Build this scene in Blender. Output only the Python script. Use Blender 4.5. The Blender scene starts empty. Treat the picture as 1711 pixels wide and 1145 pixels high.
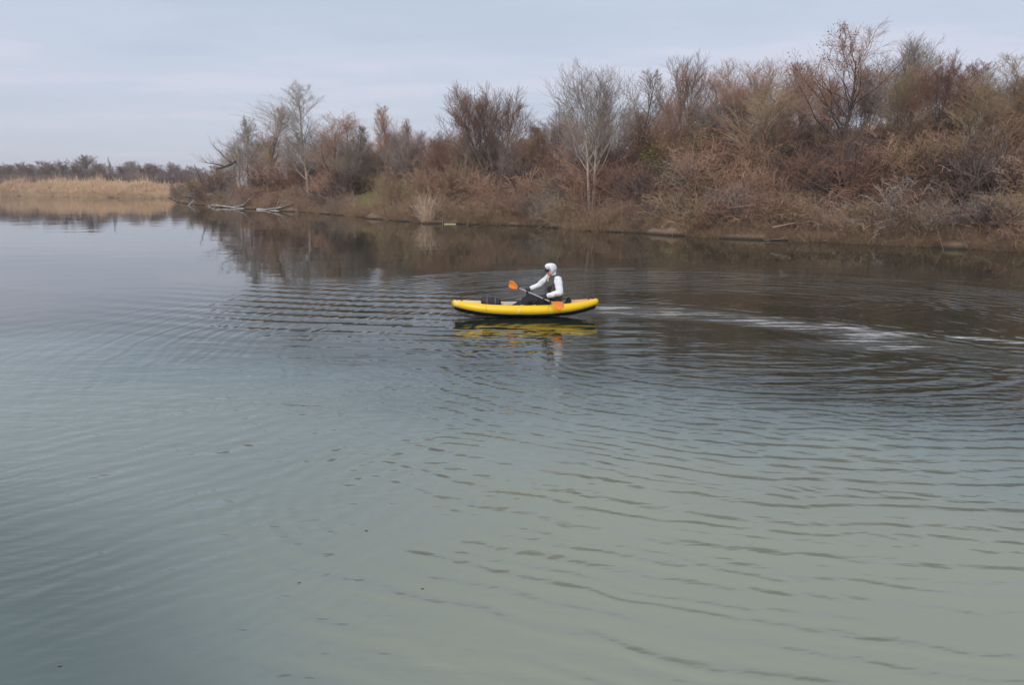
import bpy, bmesh, math, random
import numpy as np
from mathutils import Vector, Matrix

SC = bpy.context.scene
COL = SC.collection
R = math.radians

# ------------------------------------------------------------------ camera
CAM_H = 2.9
F_PX = 1350.0
PITCH = math.atan((572.5 - 306.0) / F_PX)
cam_data = bpy.data.cameras.new("camera")
cam_data.sensor_width = 36.0
cam_data.lens = 36.0 * F_PX / 1711.0
cam_data.clip_start = 0.1
cam_data.clip_end = 6000.0
cam = bpy.data.objects.new("camera", cam_data)
cam.location = (0, 0, CAM_H)
cam.rotation_euler = (math.pi / 2 - PITCH, 0, 0)
COL.objects.link(cam)
SC.camera = cam

# ------------------------------------------------------------------ view
SC.view_settings.view_transform = 'Standard'
try:
    SC.view_settings.look = 'None'
except Exception:
    pass
SC.view_settings.exposure = 0.52
SC.view_settings.gamma = 1.0
SC.view_settings.use_curve_mapping = False

# ------------------------------------------------------------------ sky and sun
SUN_EL, SUN_AZ = R(42), R(205)          # azimuth clockwise from +Y: behind the camera, a little to the left
SKY_STRENGTH = 0.1
world = bpy.data.worlds.new("World")
SC.world = world
world.use_nodes = True
wt = world.node_tree
wt.nodes.clear()
w_out = wt.nodes.new('ShaderNodeOutputWorld')
w_bg = wt.nodes.new('ShaderNodeBackground')
w_bg.inputs['Strength'].default_value = SKY_STRENGTH
sky = wt.nodes.new('ShaderNodeTexSky')
sky.sky_type = 'NISHITA'
sky.sun_disc = False
sky.sun_elevation = SUN_EL
sky.sun_rotation = SUN_AZ
sky.air_density = 1.0
sky.dust_density = 2.0
w_tc = wt.nodes.new('ShaderNodeTexCoord')
w_sep = wt.nodes.new('ShaderNodeSeparateXYZ')
wt.links.new(w_tc.outputs['Generated'], w_sep.inputs[0])


def wmath(op, a, b=None, clamp=False):
    n = wt.nodes.new('ShaderNodeMath')
    n.operation = op
    n.use_clamp = clamp
    for i, v in enumerate((a, b)):
        if v is None:
            continue
        if isinstance(v, (int, float)):
            n.inputs[i].default_value = v
        else:
            wt.links.new(v, n.inputs[i])
    return n.outputs[0]


# the cloud deck: a flat layer seen from below, so its bands close up towards the horizon
zc_ = wmath('ADD', wmath('MAXIMUM', w_sep.outputs[2], 0.0), 0.10)
w_comb = wt.nodes.new('ShaderNodeCombineXYZ')
wt.links.new(wmath('DIVIDE', w_sep.outputs[0], zc_), w_comb.inputs[0])
wt.links.new(wmath('DIVIDE', w_sep.outputs[1], zc_), w_comb.inputs[1])


def wnoise(scale, detail, rough, off):
    m = wt.nodes.new('ShaderNodeMapping')
    m.inputs['Location'].default_value = off
    m.inputs['Rotation'].default_value = (0, 0, R(-8))
    m.inputs['Scale'].default_value = (0.55, 1.0, 1.0)
    wt.links.new(w_comb.outputs[0], m.inputs[0])
    n = wt.nodes.new('ShaderNodeTexNoise')
    n.inputs['Scale'].default_value = scale
    n.inputs['Detail'].default_value = detail
    n.inputs['Roughness'].default_value = rough
    wt.links.new(m.outputs[0], n.inputs['Vector'])
    return n.outputs['Fac']


def wramp(fac, stops):
    r = wt.nodes.new('ShaderNodeValToRGB')
    r.color_ramp.interpolation = 'EASE'
    els = r.color_ramp.elements
    while len(els) < len(stops):
        els.new(0.5)
    for e, (p, c) in zip(els, stops):
        e.position = p
        e.color = (*c, 1)
    wt.links.new(fac, r.inputs[0])
    return r.outputs[0]


def wmix(fac, a, b):
    n = wt.nodes.new('ShaderNodeMix')
    n.data_type = 'RGBA'
    for s, v in ((0, fac), (6, a), (7, b)):
        if isinstance(v, (int, float)):
            n.inputs[s].default_value = v
        elif isinstance(v, tuple):
            n.inputs[s].default_value = (*v, 1)
        else:
            wt.links.new(v, n.inputs[s])
    return n.outputs[2]


cl1 = wnoise(0.75, 5.0, 0.55, (3.1, 1.7, 0))
cl2 = wnoise(2.2, 4.0, 0.6, (9.0, 4.0, 2.0))
deck = wramp(wmath('ADD', wmath('MULTIPLY', cl1, 0.75), wmath('MULTIPLY', cl2, 0.25)),
             [(0.38, (3.75, 4.30, 5.22)), (0.50, (4.05, 4.55, 5.45)), (0.60, (4.65, 4.85, 5.75))])
# thicker, slightly warmer murk low over the horizon
low = wmath('POWER', wmath('SUBTRACT', 1.0, wmath('MAXIMUM', w_sep.outputs[2], 0.0), clamp=True), 16.0)
deck = wmix(wmath('MULTIPLY', low, 0.80), deck, (4.60, 4.45, 5.00))
w_col = wmix(0.93, sky.outputs[0], deck)
wt.links.new(w_col, w_bg.inputs['Color'])
wt.links.new(w_bg.outputs[0], w_out.inputs['Surface'])

sun_data = bpy.data.lights.new("sun", 'SUN')
sun_data.energy = 1.5
sun_data.angle = R(25)
sun_data.color = (1.0, 0.95, 0.88)
sun = bpy.data.objects.new("sun", sun_data)
sdir = Vector((math.sin(SUN_AZ) * math.cos(SUN_EL), math.cos(SUN_AZ) * math.cos(SUN_EL), math.sin(SUN_EL)))
sun.rotation_euler = sdir.to_track_quat('Z', 'Y').to_euler()
sun.location = (0, -20, 30)
COL.objects.link(sun)

# ------------------------------------------------------------------ helpers
rng = random.Random(7)
nrng = np.random.default_rng(7)
CT, ST = math.cos(PITCH), math.sin(PITCH)


def x_at(u, Y, z=CAM_H):
    return (u - 855.5) / F_PX * (Y * CT - (z - CAM_H) * ST)


def z_at(v, Y):
    """height that a thing at distance Y has when it reaches photo row v"""
    k = (572.5 - v) / F_PX
    return CAM_H + Y * (k * CT - ST) / (CT + k * ST)


def ground_at(u, v):
    k = (572.5 - v) / F_PX
    Y = CAM_H * (CT + k * ST) / (ST - k * CT)
    return x_at(u, Y, 0.0), Y


def tag(o, label=None, cat=None, group=None, kind=None):
    if label:
        o['label'] = label
    if cat:
        o['category'] = cat
    if group:
        o['group'] = group
    if kind:
        o['kind'] = kind
    return o


def empty(name, loc=(0, 0, 0), rz=0.0):
    o = bpy.data.objects.new(name, None)
    o.empty_display_size = 0.2
    o.location = loc
    o.rotation_euler = (0, 0, rz)
    COL.objects.link(o)
    return o


def link(name, me, parent=None, mats=()):
    for m in mats:
        me.materials.append(m)
    o = bpy.data.objects.new(name, me)
    COL.objects.link(o)
    if parent is not None:
        o.parent = parent
    return o


def fast_mesh(name, verts, faces, smooth=False, mat_index=None):
    """verts Nx3, faces MxK array (all faces with K corners)"""
    verts = np.asarray(verts, dtype=np.float32)
    faces = np.asarray(faces, dtype=np.int32)
    me = bpy.data.meshes.new(name)
    me.vertices.add(len(verts))
    me.vertices.foreach_set('co', verts.ravel())
    n, k = faces.shape
    me.loops.add(n * k)
    me.loops.foreach_set('vertex_index', faces.ravel())
    me.polygons.add(n)
    me.polygons.foreach_set('loop_start', np.arange(0, n * k, k, dtype=np.int32))
    if smooth:
        me.polygons.foreach_set('use_smooth', np.ones(n, dtype=bool))
    if mat_index is not None:
        me.polygons.foreach_set('material_index', np.asarray(mat_index, dtype=np.int32))
    me.update(calc_edges=True)
    me.validate()
    return me


def tube_arrays(segs, sides):
    """segs: list of (x0,y0,z0,x1,y1,z1,r0,r1) -> verts, quads"""
    a = np.asarray(segs, dtype=np.float64)
    p0, p1, r0, r1 = a[:, 0:3], a[:, 3:6], a[:, 6], a[:, 7]
    d = p1 - p0
    d /= np.maximum(np.linalg.norm(d, axis=1, keepdims=True), 1e-9)
    ref = np.where(np.abs(d[:, 2:3]) < 0.9, np.array([[0, 0, 1.0]]), np.array([[1.0, 0, 0]]))
    e1 = np.cross(d, ref)
    e1 /= np.linalg.norm(e1, axis=1, keepdims=True)
    e2 = np.cross(d, e1)
    n = len(a)
    V = np.empty((n, 2, sides, 3))
    for j in range(sides):
        an = 2 * math.pi * j / sides
        off = math.cos(an) * e1 + math.sin(an) * e2
        V[:, 0, j] = p0 + off * r0[:, None]
        V[:, 1, j] = p1 + off * r1[:, None]
    base = (np.arange(n) * 2 * sides)[:, None]
    Q = np.empty((n, sides, 4), dtype=np.int32)
    for j in range(sides):
        k = (j + 1) % sides
        Q[:, j, :] = base + np.array([[j, sides + j, sides + k, k]])
    return V.reshape(-1, 3), Q.reshape(-1, 4)


def tube_mesh(name, groups, smooth=True):
    """groups: list of (segs, sides)"""
    vs, qs, off = [], [], 0
    for segs, sides in groups:
        if not segs:
            continue
        v, q = tube_arrays(segs, sides)
        vs.append(v)
        qs.append(q + off)
        off += len(v)
    return fast_mesh(name, np.concatenate(vs), np.concatenate(qs), smooth)


# ------------------------------------------------------------------ materials
def new_mat(name):
    m = bpy.data.materials.new(name)
    m.use_nodes = True
    nt = m.node_tree
    b = nt.nodes['Principled BSDF']
    return m, nt, b


def ramp_node(nt, fac, stops, interp='LINEAR'):
    r = nt.nodes.new('ShaderNodeValToRGB')
    r.color_ramp.interpolation = interp
    els = r.color_ramp.elements
    while len(els) < len(stops):
        els.new(0.5)
    for e, (p, c) in zip(els, stops):
        e.position = p
        e.color = (*c, 1)
    nt.links.new(fac, r.inputs[0])
    return r.outputs[0]


def noise_node(nt, scale, detail=3.0, vec='Object', rough=0.55, sc=(1, 1, 1)):
    if vec == 'Position':
        g = nt.nodes.new('ShaderNodeNewGeometry').outputs['Position']
    else:
        g = nt.nodes.new('ShaderNodeTexCoord').outputs[vec]
    mp = nt.nodes.new('ShaderNodeMapping')
    mp.inputs['Scale'].default_value = sc
    nt.links.new(g, mp.inputs[0])
    n = nt.nodes.new('ShaderNodeTexNoise')
    n.inputs['Scale'].default_value = scale
    n.inputs['Detail'].default_value = detail
    n.inputs['Roughness'].default_value = rough
    nt.links.new(mp.outputs[0], n.inputs['Vector'])
    return n.outputs['Fac']


def node_math(nt, op, a, b=None, c=None, clamp=False):
    n = nt.nodes.new('ShaderNodeMath')
    n.operation = op
    n.use_clamp = clamp
    for i, v in enumerate((a, b, c)):
        if v is None:
            continue
        if isinstance(v, (int, float)):
            n.inputs[i].default_value = v
        else:
            nt.links.new(v, n.inputs[i])
    return n.outputs[0]


def noisy_mat(name, stops, scale=4.0, rough=0.7, bump=0.0, vec='Object', detail=4.0, spec=0.3, sc=(1, 1, 1)):
    m, nt, b = new_mat(name)
    f = noise_node(nt, scale, detail, vec, sc=sc)
    nt.links.new(ramp_node(nt, f, stops), b.inputs['Base Color'])
    b.inputs['Roughness'].default_value = rough
    b.inputs['Specular IOR Level'].default_value = spec
    if bump:
        bn = nt.nodes.new('ShaderNodeBump')
        bn.inputs['Distance'].default_value = bump
        nt.links.new(f, bn.inputs['Height'])
        nt.links.new(bn.outputs[0], b.inputs['Normal'])
    return m


def twig_mat(name, stops, patch=0.35, rough=0.85):
    """twig colour: each plant its own tone (Object random), blotched in space"""
    m, nt, b = new_mat(name)
    oi = nt.nodes.new('ShaderNodeObjectInfo').outputs['Random']
    f = noise_node(nt, patch, 3.0, 'Position')
    f2 = noise_node(nt, 2.6, 2.0, 'Position')
    s = node_math(nt, 'ADD', node_math(nt, 'MULTIPLY', oi, 0.5), node_math(nt, 'MULTIPLY', f, 0.55))
    s = node_math(nt, 'ADD', s, node_math(nt, 'MULTIPLY', node_math(nt, 'SUBTRACT', f2, 0.5), 0.5))
    nt.links.new(ramp_node(nt, s, stops), b.inputs['Base Color'])
    b.inputs['Roughness'].default_value = rough
    b.inputs['Specular IOR Level'].default_value = 0.15
    return m


MT = {}
MT['red_twig'] = twig_mat('red_brown_twigs', [(0.15, (0.20, 0.105, 0.073)), (0.5, (0.355, 0.208, 0.148)), (0.85, (0.50, 0.315, 0.225))])
MT['tan_twig'] = twig_mat('tan_twigs', [(0.15, (0.23, 0.16, 0.095)), (0.5, (0.37, 0.27, 0.165)), (0.85, (0.50, 0.38, 0.25))])
MT['grey_twig'] = twig_mat('grey_twigs', [(0.15, (0.18, 0.142, 0.12)), (0.5, (0.32, 0.262, 0.225)), (0.85, (0.45, 0.38, 0.33))])
MT['dark_twig'] = twig_mat('dark_twigs', [(0.15, (0.085, 0.06, 0.052)), (0.5, (0.155, 0.11, 0.095)), (0.85, (0.24, 0.17, 0.145))])
MT['pale_twig'] = twig_mat('pale_twigs', [(0.15, (0.28, 0.235, 0.20)), (0.5, (0.39, 0.34, 0.295)), (0.85, (0.5, 0.45, 0.40))])
MT['far_twig'] = twig_mat('mauve_twigs', [(0.15, (0.18, 0.13, 0.11)), (0.5, (0.27, 0.20, 0.17)), (0.85, (0.37, 0.28, 0.235))], patch=0.05)
MT['bark'] = noisy_mat('grey_brown_bark', [(0.3, (0.10, 0.08, 0.065)), (0.7, (0.24, 0.195, 0.16))], 9.0, 0.9, 0.02, sc=(1, 1, 0.25))
MT['pale_bark'] = noisy_mat('pale_bark', [(0.3, (0.27, 0.225, 0.18)), (0.7, (0.46, 0.395, 0.325))], 7.0, 0.85, 0.015, sc=(1, 1, 0.3))
MT['dark_bark'] = noisy_mat('dark_bark', [(0.3, (0.05, 0.04, 0.035)), (0.7, (0.13, 0.1, 0.085))], 9.0, 0.9, 0.02, sc=(1, 1, 0.25))
MT['white_bark'] = noisy_mat('bleached_wood', [(0.25, (0.30, 0.27, 0.245)), (0.6, (0.50, 0.47, 0.44)), (0.8, (0.64, 0.62, 0.60))], 6.0, 0.8, 0.01, sc=(1, 1, 0.3))
MT['dry_leaf'] = twig_mat('dry_oak_leaves', [(0.2, (0.25, 0.12, 0.065)), (0.5, (0.40, 0.20, 0.11)), (0.8, (0.5, 0.28, 0.16))])
MT['ivy_leaf'] = twig_mat('ivy_leaves', [(0.2, (0.05, 0.065, 0.02)), (0.5, (0.11, 0.125, 0.035)), (0.8, (0.2, 0.2, 0.06))])
MT['dry_grass'] = twig_mat('dry_grass', [(0.2, (0.23, 0.15, 0.092)), (0.5, (0.37, 0.25, 0.16)), (0.85, (0.5, 0.36, 0.24))], patch=0.25)
MT['green_grass'] = twig_mat('green_grass', [(0.2, (0.16, 0.16, 0.05)), (0.5, (0.25, 0.24, 0.085)), (0.8, (0.36, 0.31, 0.14))], patch=0.3)
MT['reed'] = twig_mat('reed_straw', [(0.2, (0.60, 0.42, 0.28)), (0.5, (0.82, 0.585, 0.37)), (0.85, (0.90, 0.70, 0.48))], patch=0.08)
MT['pale_cane'] = twig_mat('pale_canes', [(0.18, (0.26, 0.18, 0.125)), (0.5, (0.42, 0.31, 0.23)), (0.85, (0.58, 0.46, 0.36))], patch=0.3)
MT['dead_reed'] = twig_mat('weathered_reed', [(0.2, (0.50, 0.35, 0.245)), (0.5, (0.66, 0.48, 0.345)), (0.85, (0.78, 0.6, 0.46))], patch=0.6)
MT['bramble'] = twig_mat('bramble_stems', [(0.18, (0.13, 0.08, 0.058)), (0.4, (0.28, 0.168, 0.112)), (0.62, (0.39, 0.26, 0.18)), (0.85, (0.52, 0.41, 0.31))], patch=0.3)


# ------------------------------------------------------------------ terrain
SHORE_PX = [(300, 338), (330, 342), (360, 346), (420, 349.5), (480, 353), (560, 359), (650, 368), (720, 373), (860, 377),
            (930, 379), (945, 383), (1000, 387), (1060, 389), (1200, 398), (1400, 406), (1560, 413), (1711, 421)]
shore_pts = [ground_at(u, v) for u, v in SHORE_PX]
FAR_SHORE = [(-700, 196), (-300, 192)] + [ground_at(u, v) for u, v in ((0, 327), (140, 329), (286, 331))]
SHORE = FAR_SHORE + shore_pts + [(29, 27), (42, 19), (60, 10), (80, 1.5)]
WATER_POLY = np.array([(-700, 1.5)] + SHORE)


def signed_inland(X, Y):
    X = np.asarray(X, dtype=np.float64)
    Y = np.asarray(Y, dtype=np.float64)
    P = WATER_POLY
    Q = np.roll(P, -1, axis=0)
    best = np.full(X.shape, 1e9)
    inside = np.zeros(X.shape, dtype=bool)
    for (ax, ay), (bx, by) in zip(P, Q):
        dx, dy = bx - ax, by - ay
        tt = np.clip(((X - ax) * dx + (Y - ay) * dy) / (dx * dx + dy * dy), 0, 1)
        best = np.minimum(best, np.hypot(X - ax - tt * dx, Y - ay - tt * dy))
        if ay != by:
            cross = ((ay > Y) != (by > Y)) & (X < (bx - ax) * (Y - ay) / (by - ay) + ax)
            inside ^= cross
    return np.where(inside, -best, best)


HX = [-120, -66, -52, -40, -30, -18, -8, 2, 12, 22, 45]
HZ = [0.5, 0.6, 1.0, 2.2, 2.9, 3.5, 3.6, 3.6, 4.2, 4.6, 4.6]


def smooth01(t):
    t = np.clip(t, 0, 1)
    return t * t * (3 - 2 * t)


def bumps(X, Y, s):
    return (np.sin(X * 0.9 * s + 1.3 * np.sin(Y * 0.7 * s)) + np.sin(Y * 1.1 * s + 1.7 * np.sin(X * 0.6 * s + 2)) +
            0.5 * np.sin(X * 2.3 * s + Y * 1.9 * s))


def terrain_z(X, Y, t=None):
    X = np.asarray(X, dtype=np.float64)
    Y = np.asarray(Y, dtype=np.float64)
    if t is None:
        t = signed_inland(X, Y)
    t = t + (0.3 * bumps(X, Y, 1.1) + 0.16 * bumps(X + 3, Y * 1.3, 3.1)) * (Y > 20)
    H = np.interp(X, HX, HZ)
    H = np.where(Y < 12, 1.3, H)
    H = np.where((X < -66) | (Y > 150), 0.6, H)
    up = 0.11 * (1 - np.exp(-np.maximum(t, 0) / 0.12)) + 0.55 * smooth01(t / 1.7) * (Y > 20) + (H - 0.5 * (Y > 20) * (H > 1)) * smooth01(t / 12.0) + 0.1 * bumps(X, Y, 0.8) * smooth01(t / 4)
    dn = np.maximum(t * 0.3, -1.6)
    return np.where(t > 0, up, dn)


def axis(parts):
    out = []
    for a, b, n in parts:
        out.extend(np.linspace(a, b, n, endpoint=False))
    out.append(parts[-1][1])
    return np.array(out)


def grid_mesh(name, xs, ys, Z):
    nx, ny = len(xs), len(ys)
    XX, YY = np.meshgrid(xs, ys)
    V = np.stack([XX, YY, Z], axis=-1).reshape(-1, 3)
    i = np.arange(nx * ny).reshape(ny, nx)
    Q = np.stack([i[:-1, :-1], i[:-1, 1:], i[1:, 1:], i[1:, :-1]], axis=-1).reshape(-1, 4)
    return fast_mesh(name, V, Q, True)


gx = axis([(-740, -140, 30), (-140, -60, 60), (-60, 40, 220), (40, 120, 30), (120, 740, 12)])
gy = axis([(-90, -10, 6), (-10, 10, 24), (10, 28, 10), (28, 135, 235), (135, 220, 60), (220, 740, 16)])
GX, GY = np.meshgrid(gx, gy)
gm, nt, b = new_mat('leaf_litter_soil')
f1 = noise_node(nt, 0.5, 5.0, 'Position')
f2 = noise_node(nt, 7.0, 5.0, 'Position')
fs = node_math(nt, 'ADD', node_math(nt, 'MULTIPLY', f1, 0.5), node_math(nt, 'MULTIPLY', f2, 0.5))
dry = ramp_node(nt, fs, [(0.3, (0.10, 0.07, 0.048)), (0.5, (0.20, 0.14, 0.095)), (0.72, (0.31, 0.225, 0.15))])
gsep = nt.nodes.new('ShaderNodeSeparateXYZ')
nt.links.new(nt.nodes.new('ShaderNodeNewGeometry').outputs['Position'], gsep.inputs[0])
wet_shade = nt.nodes.new('ShaderNodeMapRange')          # lake-soaked mud up to a hand's breadth, darkened for the undercut's shade too
wet_shade.inputs['From Min'].default_value = 0.20
wet_shade.inputs['From Max'].default_value = 0.04
nt.links.new(gsep.outputs[2], wet_shade.inputs['Value'])
gmx = nt.nodes.new('ShaderNodeMix')
gmx.data_type = 'RGBA'
nt.links.new(wet_shade.outputs[0], gmx.inputs[0])
nt.links.new(dry, gmx.inputs[6])
gmx.inputs[7].default_value = (0.045, 0.034, 0.025, 1)
nt.links.new(gmx.outputs[2], b.inputs['Base Color'])
b.inputs['Roughness'].default_value = 0.95
b.inputs['Specular IOR Level'].default_value = 0.1
bn = nt.nodes.new('ShaderNodeBump')
bn.inputs['Distance'].default_value = 0.08
nt.links.new(f2, bn.inputs['Height'])
nt.links.new(bn.outputs[0], b.inputs['Normal'])
ground = link('ground', grid_mesh('ground', gx, gy, terrain_z(GX, GY)), None, [gm])
tag(ground, kind='structure')

# ------------------------------------------------------------------ water
WK_X, WK_Y = ground_at(878, 533.5)
WK_Y += 0.36                              # kayak centre line
wm, nt, b = new_mat('lake_water')
pos = nt.nodes.new('ShaderNodeNewGeometry').outputs['Position']
sp = nt.nodes.new('ShaderNodeSeparateXYZ')
nt.links.new(pos, sp.inputs[0])


class E:
    """arithmetic on shader sockets"""
    def __init__(s, v):
        s.v = v

    @staticmethod
    def raw(o):
        return o.v if isinstance(o, E) else float(o)

    def __add__(s, o): return E(node_math(nt, 'ADD', s.v, E.raw(o)))
    __radd__ = __add__
    def __sub__(s, o): return E(node_math(nt, 'SUBTRACT', s.v, E.raw(o)))
    def __rsub__(s, o): return E(node_math(nt, 'SUBTRACT', E.raw(o), s.v))
    def __mul__(s, o): return E(node_math(nt, 'MULTIPLY', s.v, E.raw(o)))
    __rmul__ = __mul__
    def __truediv__(s, o): return E(node_math(nt, 'DIVIDE', s.v, E.raw(o)))


def fn(op, a, b=None): return E(node_math(nt, op, E.raw(a), None if b is None else E.raw(b)))


def sstep(e, lo, hi):
    n = nt.nodes.new('ShaderNodeMapRange')
    n.interpolation_type = 'SMOOTHSTEP'
    n.inputs['From Min'].default_value = lo
    n.inputs['From Max'].default_value = hi
    nt.links.new(e.v, n.inputs['Value'])
    return E(n.outputs['Result'])


PX, PY = E(sp.outputs[0]), E(sp.outputs[1])


def nz(scale, sx=1.0, sy=1.0, detail=2.0, off=0.0, rot=0.0, rough=0.5):
    mp = nt.nodes.new('ShaderNodeMapping')
    mp.inputs['Scale'].default_value = (sx, sy, 1)
    mp.inputs['Rotation'].default_value = (0, 0, rot)
    mp.inputs['Location'].default_value = (off, off * 1.7, 0)
    nt.links.new(pos, mp.inputs[0])
    n = nt.nodes.new('ShaderNodeTexNoise')
    n.inputs['Scale'].default_value = scale
    n.inputs['Detail'].default_value = detail
    n.inputs['Roughness'].default_value = rough
    nt.links.new(mp.outputs[0], n.inputs['Vector'])
    return E(n.outputs['Fac'])


def radius(cx, cy):
    dx, dy = PX - cx, PY - cy
    return fn('SQRT', dx * dx + dy * dy)


def gauss(e, c, w):
    d = (e - c) * (1.0 / w)
    return fn('EXPONENT', d * d * -1.0)


warp = nz(0.35, detail=2.0) - 0.5
warp2 = nz(1.1, detail=2.0, off=5.0) - 0.5
brk = sstep(nz(0.55, sx=0.6, sy=1.4, detail=2.0, off=11.0), 0.36, 0.66)     # where wave trains fade out
brk2 = sstep(nz(0.8, sx=1.0, sy=1.0, detail=2.0, off=23.0), 0.36, 0.64)
brk3 = sstep(nz(1.6, sx=0.5, sy=1.3, detail=2.0, off=31.0), 0.35, 0.65)
TAU = 2 * math.pi


def train(phase, lam, amp, env, wob=1.0):
    return fn('SINE', (phase + warp * (0.9 * wob) + warp2 * (0.28 * wob)) * (TAU / lam)) * env * amp


# ring waves left by the kayak's turn, spreading to the near shore
r2 = radius(4.5, 15.4)
west = sstep(PX, -2.6, 0.6) * 0.6 + 0.4          # the rings flatten out towards the calm side
env2 = gauss(r2, 9.9, 3.2) * (brk * 0.55 + 0.45) * west
h = train(r2, 0.345, 0.0072, env2, 0.8)
h = h + train(r2, 0.215, 0.0040, gauss(r2, 9.4, 3.6) * (brk2 * 0.6 + 0.4) * west, 0.8)
h = h + train(r2, 0.30, 0.0030, gauss(r2, 5.6, 2.0) * brk3)
h = h + train(r2, 0.27, 0.0050, gauss(r2, 11.7, 1.5) * sstep(PX, -3.4, -1.2) * (brk2 * 0.7 + 0.3), 0.9)
h = h + train(r2, 0.165, 0.0026, gauss(r2, 9.6, 3.4) * (brk3 * 0.8 + 0.2) * west, 1.1)
r10 = radius(-1.5, 1.0)
h = h + train(r10, 0.19, 0.0024, gauss(PX, 1.0, 4.0) * gauss(PY, 6.4, 3.0) * brk2, 1.2)
r7 = radius(-0.7, 7.4)
h = h + train(r7, 0.20, 0.0036, gauss(r7, 1.3, 0.8) * brk2, 0.5)
r8 = radius(-9.0, 12.5)
h = h + train(r8, 0.30, 0.0040, gauss(PX, -2.6, 3.4) * gauss(PY, 7.4, 2.6) * (brk3 * 0.7 + 0.3), 0.8)
h = h + train(r8, 0.17, 0.0024, gauss(PX, -2.2, 3.6) * gauss(PY, 6.2, 2.8) * brk, 1.1)
r9 = radius(12.0, 19.0)
h = h + train(r9, 0.26, 0.0036, gauss(PX, 2.4, 2.6) * gauss(PY, 8.2, 2.4) * (brk * 0.7 + 0.3), 0.8)
# bow waves thrown forward of the kayak
r1 = radius(3.0, 48.0)
reg1 = gauss(PX, -4.6, 3.4) * gauss(PY, 19.0, 3.6) * sstep(r1, 24.6, 27.2)
h = h + train(r1, 0.82, 0.0120, reg1 * (brk3 * 0.35 + 0.65), 0.35)
h = h + train(r1, 0.47, 0.0042, gauss(PX, -2.4, 4.0) * gauss(PY, 16.0, 3.2) * brk3, 0.6)
# ripples running in from the left
r3 = radius(-14.0, 20.5)
h = h + train(r3, 0.36, 0.0060, gauss(PX, -3.2, 2.0) * gauss(PY, 8.2, 2.0) * brk2)
h = h + train(r3, 0.9, 0.0016, gauss(PX, -9.0, 6.0) * gauss(PY, 15.0, 6.0) * (brk * 0.7 + 0.3))
# rings at the far right, round the last paddle stroke
r5 = radius(9.8, 16.6)
h = h + train(r5, 0.40, 0.0060, gauss(r5, 3.0, 1.5) * (brk3 * 0.7 + 0.3), 0.6)
# short chop round and behind the kayak
chop = nz(2.3, sx=0.40, sy=1.0, detail=1.5, off=3.0) - 0.5
chop_env = gauss(PX, 0.6, 3.6) * gauss(PY, 15.2, 2.6) * (brk3 * 0.8 + 0.2)
h = h + chop * chop_env * 0.050
# wake: broken water along the curve the kayak came along
fx = 18.7 - (PX - 1.5) * (PX - 1.5) * 0.115
dwk = PY - fx
wk_env = gauss(dwk, 0.0, 0.62) * sstep(PX, 1.3, 2.4) * (1.0 - sstep(PX, 7.0, 10.5))
foam = nz(5.5, sx=0.7, sy=1.0, detail=4.0, off=8.0, rough=0.65) - 0.5
h = h + foam * wk_env * 0.14
dwk2 = PY - (14.4 - (PX - 6.0) * 0.12)
h = h + foam * (gauss(dwk2, 0.0, 0.45) * gauss(PX, 6.6, 1.3)) * 0.05
h = h + train(dwk, 0.75, 0.0075, gauss(dwk, 1.5, 0.8) * sstep(PX, 2.0, 4.0) * (brk3 * 0.8 + 0.2), 0.5)
arm = (PY - 16.1 + (PX - 6.9) * 0.58) * 0.865
h = h + train(arm, 0.62, 0.0125, gauss(arm, 0.0, 0.75) * sstep(PX, 5.6, 7.5) * (brk3 * 0.8 + 0.2), 0.5)
h = h + train(r2, 0.55, 0.0080, gauss(PX, 6.2, 2.8) * gauss(PY, 11.6, 1.7) * brk3)
# faint wind ripple everywhere, dying out on the calm far water
near = 1.0 - sstep(PY, 16.0, 30.0)
h = h + (nz(2.6, sx=0.45, sy=1.0, detail=3.0, off=14.0, rot=0.15) - 0.5) * ((1.0 - sstep(PY, 10.0, 17.0)) * 0.019 + near * 0.002 + 0.0008)
h = h + (nz(4.6, sx=0.35, sy=1.0, detail=3.0, off=77.0, rot=-0.2, rough=0.6) - 0.5) * (1.0 - sstep(PY, 9.0, 17.0)) * (brk * 0.7 + 0.3) * 0.021
h = h + (nz(9.0, sx=0.5, sy=1.0, detail=2.0, off=19.0) - 0.5) * (1.0 - sstep(PY, 8.0, 16.0)) * (brk2 * 0.8 + 0.2) * 0.0085
h = h + (nz(0.55, sx=0.4, sy=1.0, detail=2.0, off=2.0) - 0.5) * 0.010
bn = nt.nodes.new('ShaderNodeBump')
bn.inputs['Strength'].default_value = 1.0
bn.inputs['Distance'].default_value = 1.0
nt.links.new(h.v, bn.inputs['Height'])
nt.links.new(bn.outputs[0], b.inputs['Normal'])
# water body colour: pale silt near the shore, dark green depth beyond
cl = nz(0.22, detail=2.0, off=41.0) - 0.5
cl2 = nz(0.8, detail=3.0, off=52.0) - 0.5
shelf_refl = 1.0 - sstep(PY + PX * 0.40 + cl * 4.0 + cl2 * 1.2, 7.2, 13.6)  # slanted edge also paints in the bank's dark reflection right of the kayak
side_tone = sstep(PX + (PY - 4.4) * 1.1 + cl * 2.0 + cl2 * 0.6, -3.1, -0.3)  # darker towards the lower left
body_tone = shelf_refl * (side_tone * 0.60 + 0.40) * (0.62 + 0.38 * sstep(PX - PY * 0.25, -4.8, -0.2))
wcol = ramp_node(nt, body_tone.v, [(0.0, (0.020, 0.026, 0.016)), (0.25, (0.100, 0.130, 0.121)), (0.6, (0.178, 0.210, 0.188)), (1.0, (0.250, 0.267, 0.210))])
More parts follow.
